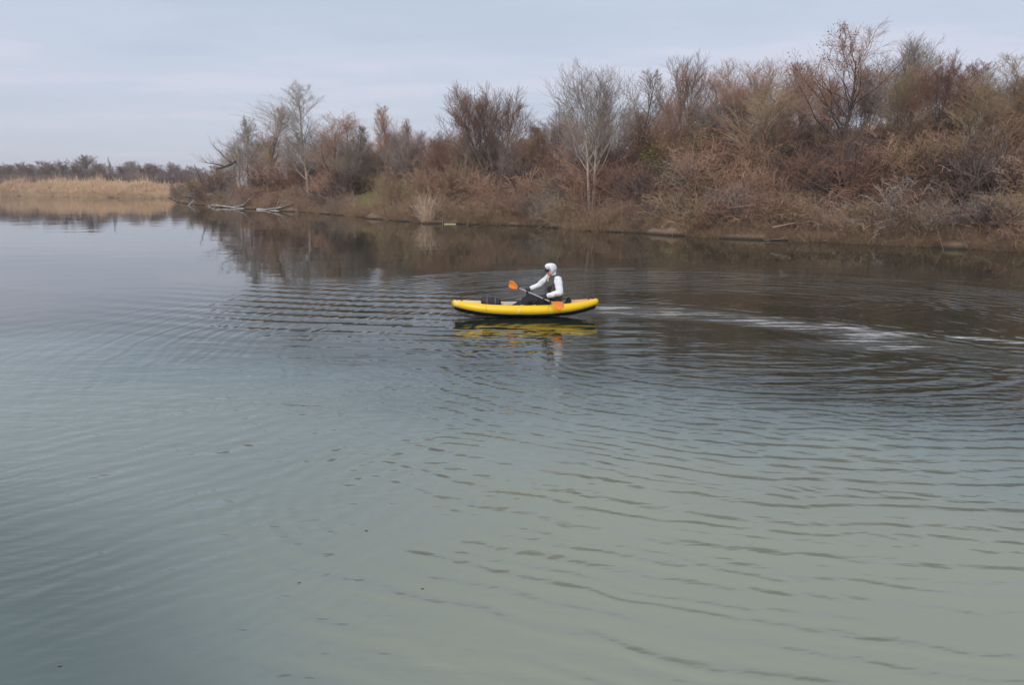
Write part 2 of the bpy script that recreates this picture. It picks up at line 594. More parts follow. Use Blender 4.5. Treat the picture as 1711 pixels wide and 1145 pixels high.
# wake bubbles, their pale colour also painting the glitter of reflected sky
spots = nz(7.5, sx=0.4, sy=1.0, detail=4.0, off=61.0, rough=0.7)
strk = nz(2.6, sx=0.24, sy=2.1, detail=2.0, off=66.0)
foam_glint_env = gauss(dwk / (fn('MAXIMUM', PX - 1.5, 0.0) * 0.14 + 0.60), 0.0, 1.0) * sstep(PX, 1.5, 2.2) * (1.0 - sstep(PX, 6.6, 9.0)) + gauss(dwk2, 0.0, 0.4) * gauss(PX, 6.4, 0.9) * 0.8
swirl = nz(1.15, sx=0.30, sy=1.5, detail=2.0, off=71.0, rough=0.6)
foam_glint_env = foam_glint_env + gauss(arm, 0.0, 0.42) * sstep(PX, 6.0, 7.4) * (1.0 - sstep(PX, 11.5, 13.0)) * 0.75  # arm streaks: bright sky reflections painted as pale colour
foam_glint = sstep(spots * 0.33 + strk * 0.43 + swirl * 0.24 + foam_glint_env * 0.13 + gauss(PX, 2.2, 0.9) * foam_glint_env * 0.05, 0.580, 0.68) * sstep(foam_glint_env, 0.03, 0.4) * 0.70 * (sstep(nz(1.5, sx=0.55, sy=1.3, detail=2.0, off=88.0), 0.40, 0.58) * 0.85 + 0.15)
fmix = nt.nodes.new('ShaderNodeMix')
fmix.data_type = 'RGBA'
nt.links.new(foam_glint.v, fmix.inputs[0])
nt.links.new(wcol, fmix.inputs[6])
fmix.inputs[7].default_value = (0.62, 0.63, 0.64, 1)
wcol = fmix.outputs[2]
nt.links.new(wcol, b.inputs['Base Color'])
nt.links.new((0.02 + 0.16 * (1.0 - sstep(PY, 5.0, 12.0))).v, b.inputs['Roughness'])   # capillary ruffle too fine to model
b.inputs['IOR'].default_value = 1.333
b.inputs['Specular IOR Level'].default_value = 0.5
water_me = grid_mesh('water', np.linspace(-700, 90, 12), np.linspace(-2, 240, 6), np.zeros((6, 12)))
water = link('water', water_me, None, [wm])
tag(water, kind='structure')


# ------------------------------------------------------------------ plants
def rot_about(v, ax, an):
    return Matrix.Rotation(an, 3, ax) @ v


def perp(v, r):
    while True:
        q = Vector((r.gauss(0, 1), r.gauss(0, 1), r.gauss(0, 1)))
        p = v.cross(q)
        if p.length > 1e-4:
            return p.normalized()


def branch(r, p, d, length, rad, nseg, wander, up, out, tip=0.35):
    """one wandering branch; returns its points"""
    pts = [(p.copy(), d.copy(), rad)]
    for i in range(nseg):
        d = (d + Vector((r.gauss(0, wander), r.gauss(0, wander), r.gauss(0, wander) + up))).normalized()
        q = p + d * (length / nseg)
        r2_ = rad * (1 - (1 - tip) * (i + 1) / nseg)
        r1_ = rad * (1 - (1 - tip) * i / nseg)
        out.append((p.x, p.y, p.z, q.x, q.y, q.z, r1_, r2_))
        p = q
        pts.append((p.copy(), d.copy(), r2_))
    return pts


def along(pts, f):
    k = f * (len(pts) - 1)
    i = min(int(k), len(pts) - 2)
    a, c = pts[i], pts[i + 1]
    t = k - i
    return a[0].lerp(c[0], t), c[1], a[2] * (1 - t) + c[2] * t


def grow_tree(seed, stems=((0, 0, 0.0, 0.0),), clear=0.3, n1=14, n2=7, n3=8, a1=(35, 60), a2=(25, 50), a3=(20, 50),
              l1=0.42, l2=0.5, l3=0.55, up=0.12, trunk_r=0.016, wander=0.10, droop=0.0, taper_top=0.75, twig_r=0.0085, shape='oval', t_wander=0.35):
    n1 = int(n1 * 1.25)
    """unit-height tree; returns wood, fine segments"""
    r = random.Random(seed)
    wood, fine, tips = [], [], []
    for sx, sy, lx, ly in stems:
        d0 = Vector((lx, ly, 1)).normalized()
        hgt = r.uniform(0.80, 0.92) if len(stems) == 1 else r.uniform(0.7, 0.92)
        tp = branch(r, Vector((sx, sy, 0)), d0, hgt, trunk_r, 9, wander * t_wander, 0.06, wood, 0.18)
        for i in range(n1):
            f = clear + (1 - clear) * (i + r.random()) / n1
            p, d, rr = along(tp, min(f, 0.98))
            k = (f - clear) / (1 - clear)
            if shape == 'oval':
                ll = l1 * (0.55 + 0.9 * math.sin(math.pi * min(0.15 + 0.8 * k, 1.0)) * 0.6) * (1 - taper_top * k * 0.7)
            elif shape == 'fan':
                ll = l1 * (1.15 - 0.6 * k)
            else:
                ll = l1 * (1 - taper_top * k)
            an = R(r.uniform(*a1)) * (1 - 0.35 * k)
            ax = rot_about(perp(d, r), d, r.random() * TAU)
            dd = rot_about(d, ax, an)
            ll *= r.uniform(0.8, 1.2)
            r1_ = max(rr * 0.42, 0.0022)
            bp = branch(r, p, dd, ll, r1_, 6, wander, up, wood, 0.3)
            for j in range(n2):
                f2_ = 0.22 + 0.78 * (j + r.random()) / n2
                p2, d2, rr2 = along(bp, min(f2_, 0.99))
                d2 = rot_about(d2, perp(d2, r), R(r.uniform(*a2)))
                l2_ = ll * l2 * (1.15 - 0.6 * f2_) * r.uniform(0.7, 1.3)
                cp = branch(r, p2, d2, l2_, max(rr2 * 0.6, 0.0013), 4, wander * 1.2, up - droop, fine, 0.5)
                for k3 in range(n3):
                    f3 = 0.15 + 0.85 * (k3 + r.random()) / n3
                    p3, d3, rr3 = along(cp, min(f3, 0.99))
                    d3 = rot_about(d3, perp(d3, r), R(r.uniform(*a3)))
                    l3_ = l2_ * l3 * r.uniform(0.6, 1.3)
                    ep = branch(r, p3, d3, l3_, 0.0009, 2, wander * 1.3, up - droop, fine, 0.6)
                    tips.append(ep[-1][0])
    return wood, fine, tips


def fit(wood, fine, tips, height, width, wood_scale, twig_r, lean=0.0):
    """scale the unit tree to its real height and crown width; twigs get a real thickness"""
    A = np.array(wood)
    B = np.array(fine)
    T = np.array([list(t) for t in tips])
    zmax = np.percentile(T[:, 2], 99.5)
    xs = np.concatenate([T[:, 0]])
    ext = np.percentile(np.abs(xs - np.median(xs)), 97)
    kz = height / zmax
    kx = (width / 2) / max(ext, 1e-3)
    for M in (A, B):
        M[:, [0, 1, 3, 4]] *= kx
        M[:, [2, 5]] *= kz
        M[:, 0] += lean * M[:, 2]
        M[:, 3] += lean * M[:, 5]
    T[:, :2] *= kx
    T[:, 2] *= kz
    T[:, 0] += lean * T[:, 2]
    A[:, 6:8] *= height * wood_scale
    B[:, 6:8] = np.maximum(B[:, 6:8] * height * wood_scale * 0.8, twig_r)
    return A.tolist(), B.tolist(), T


def leaf_mesh(name, pts, r, size, spread, n):
    V, F = [], []
    for i in range(n):
        p = pts[r.randrange(len(pts))]
        c = np.array(p) + np.array([r.gauss(0, spread), r.gauss(0, spread), r.gauss(0, spread)])
        d = Vector((r.gauss(0, 1), r.gauss(0, 1), r.gauss(0, 0.7) - 0.3)).normalized()
        s = perp(d, r)
        nrm = d.cross(s)
        L = size * r.uniform(0.6, 1.4)
        q = [c - np.array(d) * L * 0.5, c + np.array(s) * L * 0.3 + np.array(nrm) * L * 0.12, c + np.array(d) * L * 0.5,
             c - np.array(s) * L * 0.3 + np.array(nrm) * L * 0.12]
        k = len(V)
        V += q
        F += [(k, k + 1, k + 2), (k, k + 2, k + 3)]
    return fast_mesh(name, V, F)


SU = [p[0] for p in SHORE_PX]
SY = [q[1] for q in shore_pts]


def shore_y(u):
    return float(np.interp(u, SU, SY))


def gz(x, y):
    return float(terrain_z(np.array([x]), np.array([y]))[0])


def plant_tree(name, label, u, inland, v_top, width_px, bark, twig, seed, twig_r=0.008, wood_scale=1.0, lean=0.0, group=None, leaves=None, Y=None, cat='tree', **kw):
    kw['n3'] = kw.get('n3', 7) + 3
    twig_r *= 0.72
    Y = Y if Y is not None else shore_y(u) + inland
    x = x_at(u, Y)
    z = gz(x, Y)
    hgt = z_at(v_top, Y) - z
    wid = width_px / F_PX * Y
    wd, fi, tp = grow_tree(seed, **kw)
    wd, fi, tp = fit(wd, fi, tp, hgt, wid, wood_scale, twig_r * Y / 55.0, lean)
    root = tag(empty(name, (x, Y, z - 0.05)), label, cat, group)
    link('trunk', tube_mesh('trunk', [(wd, 6)]), root, [bark])
    link('crown', tube_mesh('crown', [(fi, 3)]), root, [twig])
    if leaves:
        n, size, sub, mat = leaves
        pts = [p for p in tp.tolist() if sub(p, hgt)]
        lf = link('leaves', leaf_mesh('leaves', pts, random.Random(seed + 5), size, 0.12, n), root, [mat])
        lf['kind'] = 'stuff'
    return root


B_, P_, D_ = MT['bark'], MT['pale_bark'], MT['dark_bark']
RT, TT, GT, DT, PT = MT['red_twig'], MT['tan_twig'], MT['grey_twig'], MT['dark_twig'], MT['pale_twig']
TREES = [
    # name, label, u, inland, v_top, width_px, bark, twig, seed, extras
    ('poplar_tree', 'tall slender pale poplar with white trunk beside a dark stump', 515, 5.0, 133, 105, P_, PT, 11,
     dict(clear=0.2, n1=32, n2=7, n3=5, a1=(28, 48), l1=0.27, up=0.14, shape='oval', trunk_r=0.014, twig_r=0.006, t_wander=0.1)),
    ('willow_tree', 'round bushy bare tree with short leaning trunk and fan of branches', 830, 7.0, 138, 140, B_, RT, 12,
     dict(stems=((0, 0, -0.10, 0), (0.02, 0, 0.18, 0.05), (-0.02, 0, -0.35, 0)), clear=0.26, n1=15, n2=9, n3=8, a1=(20, 62), l1=0.5, up=0.2, shape='fan', trunk_r=0.015, lean=-0.05)),
    ('twin_trunk_tree', 'tall bare tree with two pale trunks rising from the waterside', 988, 3.2, 98, 138, P_, GT, 13,
     dict(stems=((-0.006, 0, -0.035, 0.0), (0.010, 0, 0.02, 0.0)), clear=0.36, n1=17, n2=7, n3=4, a1=(22, 50), l1=0.42, up=0.22, t_wander=0.12, shape='fan', trunk_r=0.013)),
    ('bare_tree', 'dark leaning bare tree just behind the pale twin trunks', 934, 9.0, 165, 78, D_, GT, 14,
     dict(clear=0.35, n1=14, n2=7, n3=6, a1=(25, 60), l1=0.42, up=0.10, shape='fan', trunk_r=0.022, lean=0.06)),
    ('bare_tree', 'narrow dark-trunked bare tree next to the pale twin trunks, on its bushy side', 1064, 9.0, 110, 88, D_, GT, 15,
     dict(clear=0.25, n1=20, n2=7, n3=6, a1=(25, 50), l1=0.34, up=0.14)),
    ('bare_tree', 'bare tree with upswept crown above the green ivy bushes', 1136, 10.0, 88, 92, B_, RT, 16,
     dict(stems=((0, 0, 0.0, 0), (0.01, 0.0, 0.12, 0)), clear=0.28, n1=12, n2=8, n3=6, a1=(18, 40), l1=0.42, up=0.2, shape='fan')),
    ('bare_tree', 'low spreading bare tree with several pale stems on the slope', 1262, 9.5, 96, 130, P_, RT, 17,
     dict(stems=((0, 0, -0.08, 0), (0.02, 0, 0.06, 0.05), (-0.03, 0, -0.2, 0)), clear=0.3, n1=11, n2=8, n3=7, a1=(20, 45), l1=0.42, up=0.18, shape='fan', trunk_r=0.011)),
    ('oak_tree', 'tallest bare oak with open dark limbs and a few brown leaves', 1402, 6.5, 36, 170, D_, RT, 18,
     dict(clear=0.30, n1=17, n2=8, n3=8, a1=(32, 65), l1=0.46, l2=0.46, up=0.08, wander=0.14, shape='fan', trunk_r=0.019,
          leaves=(650, 0.10, lambda p, hh: p[2] < hh * 0.98 and (p[0] < 0.2 or p[2] < 0.7 * hh), MT['dry_leaf']))),
    ('bare_tree', 'dense bare tree with upswept crown crowding the tall oak', 1494, 9.5, 56, 120, D_, GT, 19,
     dict(stems=((0, 0, 0.0, 0), (0.02, 0, 0.16, 0)), clear=0.3, n1=13, n2=8, n3=7, a1=(20, 45), l1=0.42, up=0.17, shape='fan')),
    ('bare_tree', 'bare tree leaning away from the oak with a forked dark stem', 1548, 8.0, 88, 86, D_, RT, 20,
     dict(stems=((0, 0, 0.05, 0), (0.01, 0, 0.25, 0)), clear=0.35, n1=12, n2=7, n3=7, a1=(20, 50), l1=0.4, up=0.14, shape='fan', lean=0.10)),
    ('bare_tree', 'small pale-stemmed bare tree between two warm brown trees', 1612, 9.0, 98, 84, P_, RT, 21,
     dict(clear=0.25, n1=18, n2=7, n3=7, a1=(25, 50), l1=0.36, up=0.14)),
    ('bare_tree', 'warm brown bare tree at the edge of the picture', 1690, 9.0, 84, 130, B_, TT, 22,
     dict(stems=((0, 0, -0.08, 0), (0.02, 0, 0.1, 0)), clear=0.2, n1=14, n2=8, n3=7, a1=(20, 50), l1=0.4, up=0.15, shape='fan')),
    ('bare_tree', 'slim reddish bare tree beside the pale poplar, nearer the broken trunk', 446, 7.0, 176, 74, B_, RT, 23,
     dict(clear=0.15, n1=22, n2=7, n3=6, a1=(18, 38), l1=0.30, up=0.17)),
    ('bare_tree', 'broad reddish bare tree beside the pale poplar, on its bushy side', 562, 8.0, 186, 92, D_, RT, 24,
     dict(stems=((0, 0, 0, 0), (0.02, 0, 0.12, 0)), clear=0.2, n1=14, n2=8, n3=6, a1=(22, 45), l1=0.38, up=0.14, shape='fan')),
    ('bare_tree', 'grey narrow bare tree closing the clump round the poplar', 592, 11.0, 208, 44, D_, GT, 25,
     dict(clear=0.2, n1=18, n2=6, n3=6, a1=(15, 35), l1=0.28, up=0.18)),
    ('bare_tree', 'small upswept bare tree behind the grassy clearing', 645, 16.0, 172, 54, B_, RT, 26,
     dict(clear=0.2, n1=20, n2=7, n3=6, a1=(15, 32), l1=0.32, up=0.2)),
    ('bare_tree', 'small thin bare tree with pinkish twigs past the grassy clearing', 684, 13.0, 198, 50, B_, RT, 27,
     dict(clear=0.15, n1=18, n2=6, n3=6, a1=(18, 38), l1=0.32, up=0.16)),
    ('bare_tree', 'thin grey bare tree beside the broken white trunk', 412, 6.5, 192, 60, P_, GT, 28,
     dict(clear=0.3, n1=16, n2=6, n3=5, a1=(25, 55), l1=0.34, up=0.10)),
    ('bare_tree', 'low reddish bare tree between the round tree and the twin trunks', 893, 12.0, 208, 70, B_, RT, 29,
     dict(clear=0.15, n1=18, n2=7, n3=6, a1=(22, 45), l1=0.36, up=0.13)),
    ('bare_tree', 'low dark bare tree between the ivy bushes and the spreading pale-stemmed tree', 1200, 12.0, 128, 76, D_, GT, 30,
     dict(clear=0.15, n1=18, n2=7, n3=6, a1=(22, 45), l1=0.36, up=0.13)),
    ('bare_tree', 'dense reddish bare tree filling the gap under the oak', 1330, 13.0, 96, 92, B_, RT, 31,
     dict(clear=0.15, n1=20, n2=8, n3=6, a1=(22, 45), l1=0.36, up=0.13)),
]
for t_ in TREES:
    ex = dict(t_[9])
    plant_tree(*t_[:9], **ex)

# broken pale trunk with a bent dark limb at the tip of the bank
Yb = shore_y(392) + 5.0
xb = x_at(398, Yb)
zb = gz(xb, Yb)
root = tag(empty('broken_tree', (xb, Yb, zb - 0.1)), 'broken white trunk with a bent dark limb at the point', 'dead tree')
rr = random.Random(40)
wd = []
top = z_at(236, Yb) - zb
br_ = branch(rr, Vector((0.2, 0, 0)), Vector((0.03, 0, 1)), top, 0.22, 7, 0.06, 0.0, wd, 0.3)
for k_ in range(5):
    branch(rr, br_[2 + k_][0], Vector((rr.gauss(0, 0.5), rr.gauss(0, 0.3), 1)).normalized(), rr.uniform(1.5, 3.2), 0.06, 5, 0.12, 0.05, wd, 0.3)
link('trunk', tube_mesh('trunk', [(wd, 8)]), root, [MT['pale_bark']])
lm = []
p_l = Vector((-0.2, 0.1, z_at(268, Yb) - zb))
pp = branch(rr, p_l, Vector((-1, 0, -0.55)), 2.6, 0.17, 5, 0.08, 0.06, lm, 0.6)
branch(rr, pp[3][0], Vector((-0.7, 0, 0.5)), 2.6, 0.09, 6, 0.10, -0.10, lm, 0.3)
branch(rr, pp[1][0], Vector((-0.8, 0, 0.9)), 3.2, 0.10, 6, 0.12, 0.0, lm, 0.3)
link('limb', tube_mesh('limb', [(lm, 6)]), root, [MT['dark_bark']])
tw = []
for i in range(60):
    s = lm[rr.randrange(len(lm))]
    branch(rr, Vector(s[3:6]), Vector((rr.gauss(-0.4, 0.5), rr.gauss(0, 0.4), rr.uniform(0.1, 1))).normalized(), rr.uniform(0.6, 2.2), 0.022, 4, 0.16, 0.1, tw, 0.5)
link('crown', tube_mesh('crown', [(tw, 3)]), root, [GT])

# leaning dark dead stem
Yd = shore_y(345) + 3.0
xd = x_at(349, Yd)
zd = gz(xd, Yd)
sg = []
branch(rr, Vector((0, 0, -0.2)), Vector((-0.34, 0, 1)), z_at(271, Yd) - zd + 0.3, 0.10, 6, 0.03, 0.0, sg, 0.45)
branch(rr, Vector((-0.7, 0, 2.0)), Vector((0.4, 0.3, 1)), 0.9, 0.04, 3, 0.05, 0.0, sg, 0.45)
o = link('dead_tree', tube_mesh('dead_tree', [(sg, 7)]), None, [MT['dark_bark']])
o.location = (xd, Yd, zd)
tag(o, 'dark dead stem leaning out over the point of the bank', 'dead tree')


# ---------------------------------------------------------------- shrubs
def grow_shrub(seed, stems=24, n2=8, n3=5, spread=0.55, up=0.06, droop=0.0, tr=0.011):
    r = random.Random(seed)
    seg = []
    for i in range(stems):
        a = r.random() * TAU
        k = r.random() ** 0.7
        p = Vector((math.cos(a), math.sin(a), 0)) * (0.20 * k)
        d = Vector((math.cos(a) * spread * k, math.sin(a) * spread * k, 1)).normalized()
        L = r.uniform(0.65, 1.05) * (1 - 0.25 * k)
        sp_ = branch(r, p, d, L, 0.010, 5, 0.10, up - droop * k, seg, 0.4)
        for j in range(n2):
            f = 0.15 + 0.85 * (j + r.random()) / n2
            p2, d2, _ = along(sp_, min(f, 0.99))
            d2 = rot_about(d2, perp(d2, r), R(r.uniform(20, 65)))
            L2 = L * 0.42 * (1.15 - 0.6 * f) * r.uniform(0.6, 1.4)
            q = branch(r, p2, d2, L2, 0.0055, 3, 0.15, up - droop, seg, 0.5)
            for m in range(n3):
                p3, d3, _ = along(q, r.uniform(0.2, 0.99))
                d3 = rot_about(d3, perp(d3, r), R(r.uniform(20, 60)))
                branch(r, p3, d3, L2 * 0.5 * r.uniform(0.6, 1.4), 0.0036, 2, 0.18, up - droop, seg, 0.6)
    return tube_mesh('shrub', [(seg, 3)], True)


SHRUBS = [grow_shrub(100 + i, stems=22 + i % 3 * 3, spread=0.45 + 0.12 * (i % 4), up=0.07 - 0.03 * (i % 3)) for i in range(6)]
TANGLES = [grow_shrub(200 + i, stems=20, spread=1.3, up=0.0, droop=0.14, n2=8, n3=5) for i in range(3)]
for m_ in SHRUBS + TANGLES:
    m_.materials.append(RT)

BRUSH_TOP = [(300, 306), (340, 296), (400, 272), (480, 258), (600, 256), (640, 284), (690, 246), (760, 240), (820, 244), (900, 242), (1000, 246),
             (1060, 232), (1110, 206), (1200, 188), (1300, 196), (1400, 204), (1500, 190), (1600, 172), (1711, 150), (1900, 150)]
CLEAR = [(*ground_at(630, 330)[:0], x_at(632, shore_y(632) + 12), shore_y(632) + 12, 7.0)]


def brush_top(u):
    return float(np.interp(u, [q[0] for q in BRUSH_TOP], [q[1] for q in BRUSH_TOP]))


def put_shrub(me, u, Y, hgt, wid, mat, label, group=None, name='shrub', cat='shrub'):
    x = x_at(u, Y)
    o = bpy.data.objects.new(name, me)
    COL.objects.link(o)
    o.location = (x, Y, gz(x, Y) - 0.08)
    o.rotation_euler = (rng.uniform(-0.1, 0.1), rng.uniform(-0.1, 0.1), rng.random() * TAU)
    o.scale = (wid, wid, hgt)
    o.material_slots[0].link = 'OBJECT'
    o.material_slots[0].material = mat
    return tag(o, label, cat, group)


KIND = {'red': (RT, 'reddish'), 'tan': (TT, 'tan'), 'grey': (GT, 'grey'), 'dark': (DT, 'dark')}
LANDMARKS = [(342, 'near the leaning dead stem'), (400, 'near the broken trunk'), (515, 'near the pale poplar'), (575, 'near the broad reddish tree'),
             (640, 'near the grassy clearing'), (684, 'near the thin pinkish tree'), (725, 'near the straw tuft'), (772, 'just before the round tree'), (830, 'near the round tree'), (875, 'just past the round tree'), (918, 'near the dark leaning tree'),
             (988, 'near the twin pale trunks'), (1064, 'near the narrow dark tree'), (1130, 'near the ivy bushes'), (1195, 'just past the ivy bushes'),
             (1262, 'near the spreading tree'), (1335, 'just before the oak'), (1405, 'near the tall oak'), (1460, 'just past the oak'),
             (1512, 'near the grey dead shrub'), (1575, 'near the forked tree'), (1640, 'near the golden bush'), (1700, 'near the edge of the picture')]
NAMED = []          # (object, u, height, label stem)


def landmark(u):
    return min(LANDMARKS, key=lambda q: abs(q[0] - u))[1]


ROW_WORDS = ('at the water edge', 'low on the slope', 'halfway up the slope', 'along the crest')


def settle_labels():
    """plants that still share a label get told apart by size or by order along the bank"""
    by = {}
    for it in NAMED:
        by.setdefault(it[3], []).append(it)
    for lb, its in by.items():
        if len(its) == 1:
            its[0][0]['label'] = lb
        elif len(its) == 2:
            its.sort(key=lambda q: -q[2])
            for it, w in zip(its, ('taller of two', 'lower of two')):
                it[0]['label'] = lb + ', ' + w
        elif len(its) <= 6:
            its.sort(key=lambda q: q[1])
            words = {3: ('leftmost of three', 'middle of three', 'rightmost of three'),
                     4: ('leftmost of four', 'second from left', 'second from right', 'rightmost of four'),
                     5: ('leftmost of five', 'second from left', 'middle of five', 'second from right', 'rightmost of five'),
                     6: ('leftmost of six', 'second from left', 'third from left', 'third from right', 'second from right', 'rightmost of six')}[len(its)]
            for it, w in zip(its, words):
                it[0]['label'] = lb + ', ' + w
        else:
            for it in its:
                it[0]['label'] = lb
    NAMED.clear()


count = 0
us = list(np.linspace(308, 1790, 62))
for ui, u0 in enumerate(us):
    rows = (1.4, 4.2, 7.6, 11.5) if u0 > 480 else (1.6, 4.6, 9.0)
    for ri, t0 in enumerate(rows):
        u = u0 + rng.uniform(-12, 12)
        inland = t0 * rng.uniform(0.8, 1.25)
        Y = shore_y(min(u, 1711)) + inland - max(0, u - 1711) * 0.02
        x = x_at(u, Y)
        if 592 < u < 662 and inland < 24 or (470 < u < 545 and ri == 0) or (955 < u < 1030 and ri == 0):
            continue
        cap = z_at(brush_top(u) + rng.uniform(-12, 14), Y) - gz(x, Y)
        hgt = min(rng.uniform(2.0, 3.8) * (1.0 if ri else 0.62), max(cap, 1.0))
        if ri == len(rows) - 1:
            hgt = max(min(cap, 4.6), 1.0)
        wid = hgt * rng.uniform(0.85, 1.25) * (1.25 if ri == 0 else 1.0)
        w = rng.random()
        hi = math.sin(u * 0.011) + 0.6 * math.sin(u * 0.037 + ri)
        if ri == 0:
            kd = 'tan' if w < 0.4 else ('grey' if w < 0.55 else ('red' if w < 0.85 else 'dark'))
        elif hi > 0.35:  # upper rows: added dark shrubs paint in the shade of thicket hollows
            kd = 'red' if w < 0.64 else ('tan' if w < 0.76 else 'dark')
        else:
            kd = 'red' if w < 0.46 else ('tan' if w < 0.62 else ('grey' if w < 0.76 else 'dark'))
        mt, cw = KIND[kd]
        lb = 'bare %s shrub %s %s' % (cw, ROW_WORDS[min(ri, 3) if len(rows) == 4 else (0, 1, 3)[ri]], landmark(u))
        gp = cw + ' shrubs of the bank thicket'
        me = rng.choice(TANGLES) if (ri == 0 and rng.random() < 0.7) or rng.random() < 0.2 else rng.choice(SHRUBS)
        NAMED.append((put_shrub(me, u, Y, hgt, wid, mt, lb, gp), u, hgt, lb))
        count += 1

put_shrub(TANGLES[1], 1512, shore_y(1512) + 1.7, 3.1, 2.1, GT, 'big drooping grey dead shrub on the lower bank', None, 'dead_shrub', 'dead shrub')
put_shrub(TANGLES[0], 338, shore_y(338) + 1.6, 2.2, 4.2, DT, 'dark tangled brush heap at the point under the leaning dead stem', None, 'brush_heap', 'brush heap')
put_shrub(SHRUBS[2], 1640, shore_y(1640) + 5.5, 4.2, 3.6, MT['dry_grass'], 'golden tan bush glowing among the brown shrubs', None, 'golden_shrub', 'shrub')

# two ivy-green bushes high on the slope
for (u, inl, vt, wpx, lb, sd) in ((1112, 6.5, 208, 92, 'wide dull green ivy bush on the slope', 61), (1166, 7.5, 178, 34, 'small bright green ivy clump climbing a stem', 62)):
    Y = shore_y(u) + inl
    x = x_at(u, Y)
    z = gz(x, Y)
    hh = z_at(vt, Y) - z
    r_ = random.Random(sd)
    root = tag(empty('ivy_bush', (x, Y, z)), lb, 'ivy bush')
    sg = []
    pts = []
    for i in range(26):
        a = r_.random() * TAU
        w_ = wpx / F_PX * Y * 0.5
        q = branch(r_, Vector((0, 0, 0)), Vector((math.cos(a) * w_ / hh * 1.2, math.sin(a) * w_ / hh * 1.2, 1)).normalized(), hh * r_.uniform(0.6, 1), 0.02, 6, 0.1, 0.02, sg, 0.4)
        pts += [list(k[0]) for k in q[3:]]
    link('stems', tube_mesh('stems', [(sg, 4)]), root, [DT])
    lf = link('leaves', leaf_mesh('leaves', pts, r_, 0.12, 0.24, 1500 if sd == 61 else 900), root, [MT['ivy_leaf']])
    lf['kind'] = 'stuff'


# slim young trees filling the skyline between the bigger ones
SKYLINE = [(360, 285), (380, 250), (420, 215), (480, 220), (540, 208), (600, 226), (625, 228), (660, 206), (720, 214), (750, 212), (880, 206), (905, 200),
           (1030, 165), (1100, 150), (1180, 150), (1200, 142), (1230, 128), (1310, 118), (1340, 112), (1450, 96), (1520, 84), (1580, 108), (1640, 116), (1711, 98), (1800, 95)]
SAP = []
for i in range(5):
    wd, fi, tp = grow_tree(500 + i, stems=((0, 0, 0.0, 0), (0.03, 0.01, 0.10, 0.05), (-0.03, -0.01, -0.12, 0.0)), clear=0.12, n1=11, n2=7, n3=8,
                           a1=(15, 38), l1=0.36, up=0.2, shape='fan', trunk_r=0.009)
    wd, fi, tp = fit(wd, fi, tp, 1.0, 1.0, 1.0, 0.00095)
    SAP.append((tube_mesh('trunk', [(wd, 4)]), tube_mesh('crown', [(fi, 3)])))
for tr, cr in SAP:
    tr.materials.append(B_)
    cr.materials.append(RT)
sap_kind = {'red': (RT, 'slim leafless reddish young tree among the thicket'), 'grey': (GT, 'slim leafless grey young tree among the thicket'),
            'tan': (TT, 'slim leafless tan young tree among the thicket')}
for i in range(86):
    u = (385 + i * 21.6 if i < 64 else 585 + (i - 64) * 15.5) + rng.uniform(-9, 9)
    Y = shore_y(min(u, 1711)) + (rng.uniform(19.0, 26.0) if 598 < u < 668 else rng.uniform(7.0, 13.5))
    x = x_at(u, Y)
    z = gz(x, Y)
    vt = float(np.interp(u, [q[0] for q in SKYLINE], [q[1] for q in SKYLINE])) + rng.uniform(0, 34) * rng.random() ** 0.5
    hh = max(z_at(vt, Y) - z, 2.0)
    kd = rng.choice(['red', 'red', 'grey', 'tan'] if u < 1560 else ['red', 'tan', 'tan'])
    mt, lb = sap_kind[kd]
    lb = 'slim bare %s young tree %s' % (kd.replace('red', 'reddish'), landmark(u).replace('near the grassy', 'behind the grassy'))
    root = tag(empty('young_tree', (x, Y, z - 0.05), rng.random() * TAU), lb, 'tree', kd.replace('red', 'reddish') + ' young trees of the thicket')
    NAMED.append((root, u, hh, lb))
    w = hh * rng.uniform(0.5, 0.8)
    tr, cr = SAP[i % 5]
    for nm, me, mm in (('trunk', tr, B_), ('crown', cr, mt)):
        c = bpy.data.objects.new(nm, me)
        COL.objects.link(c)
        c.parent = root
        c.scale = (w, w, hh)
        c.material_slots[0].link = 'OBJECT'
        c.material_slots[0].material = mm


# shrubs closing the view behind the clearing
for i in range(14):
    u = 588 + i * 6.5 + rng.uniform(-3, 3)
    lb = 'bare reddish shrub closing the back of the grassy clearing'
    o_ = put_shrub(SHRUBS[i % 6], u, shore_y(u) + rng.uniform(24, 31), rng.uniform(2.0, 3.6), rng.uniform(3.0, 4.4), (RT, TT, GT)[i % 3], lb, 'shrubs behind the clearing')
    NAMED.append((o_, u, o_.scale.z, 'bare %s shrub closing the back of the grassy clearing' % ('reddish', 'tan', 'grey')[i % 3]))
settle_labels()


# ---------------------------------------------------------------- undergrowth and grasses
def scatter_bank(n, t_lo, t_hi, u_lo=295, u_hi=1800, power=1.0):
    u = nrng.uniform(u_lo, u_hi, n)
    Y = np.interp(np.minimum(u, 1711), SU, SY) - np.maximum(u - 1711, 0) * 0.02
    t = t_lo + (t_hi - t_lo) * nrng.random(n) ** power
    Y = Y + t
    X = (u - 855.5) / F_PX * Y * CT
    return u, X, Y, t


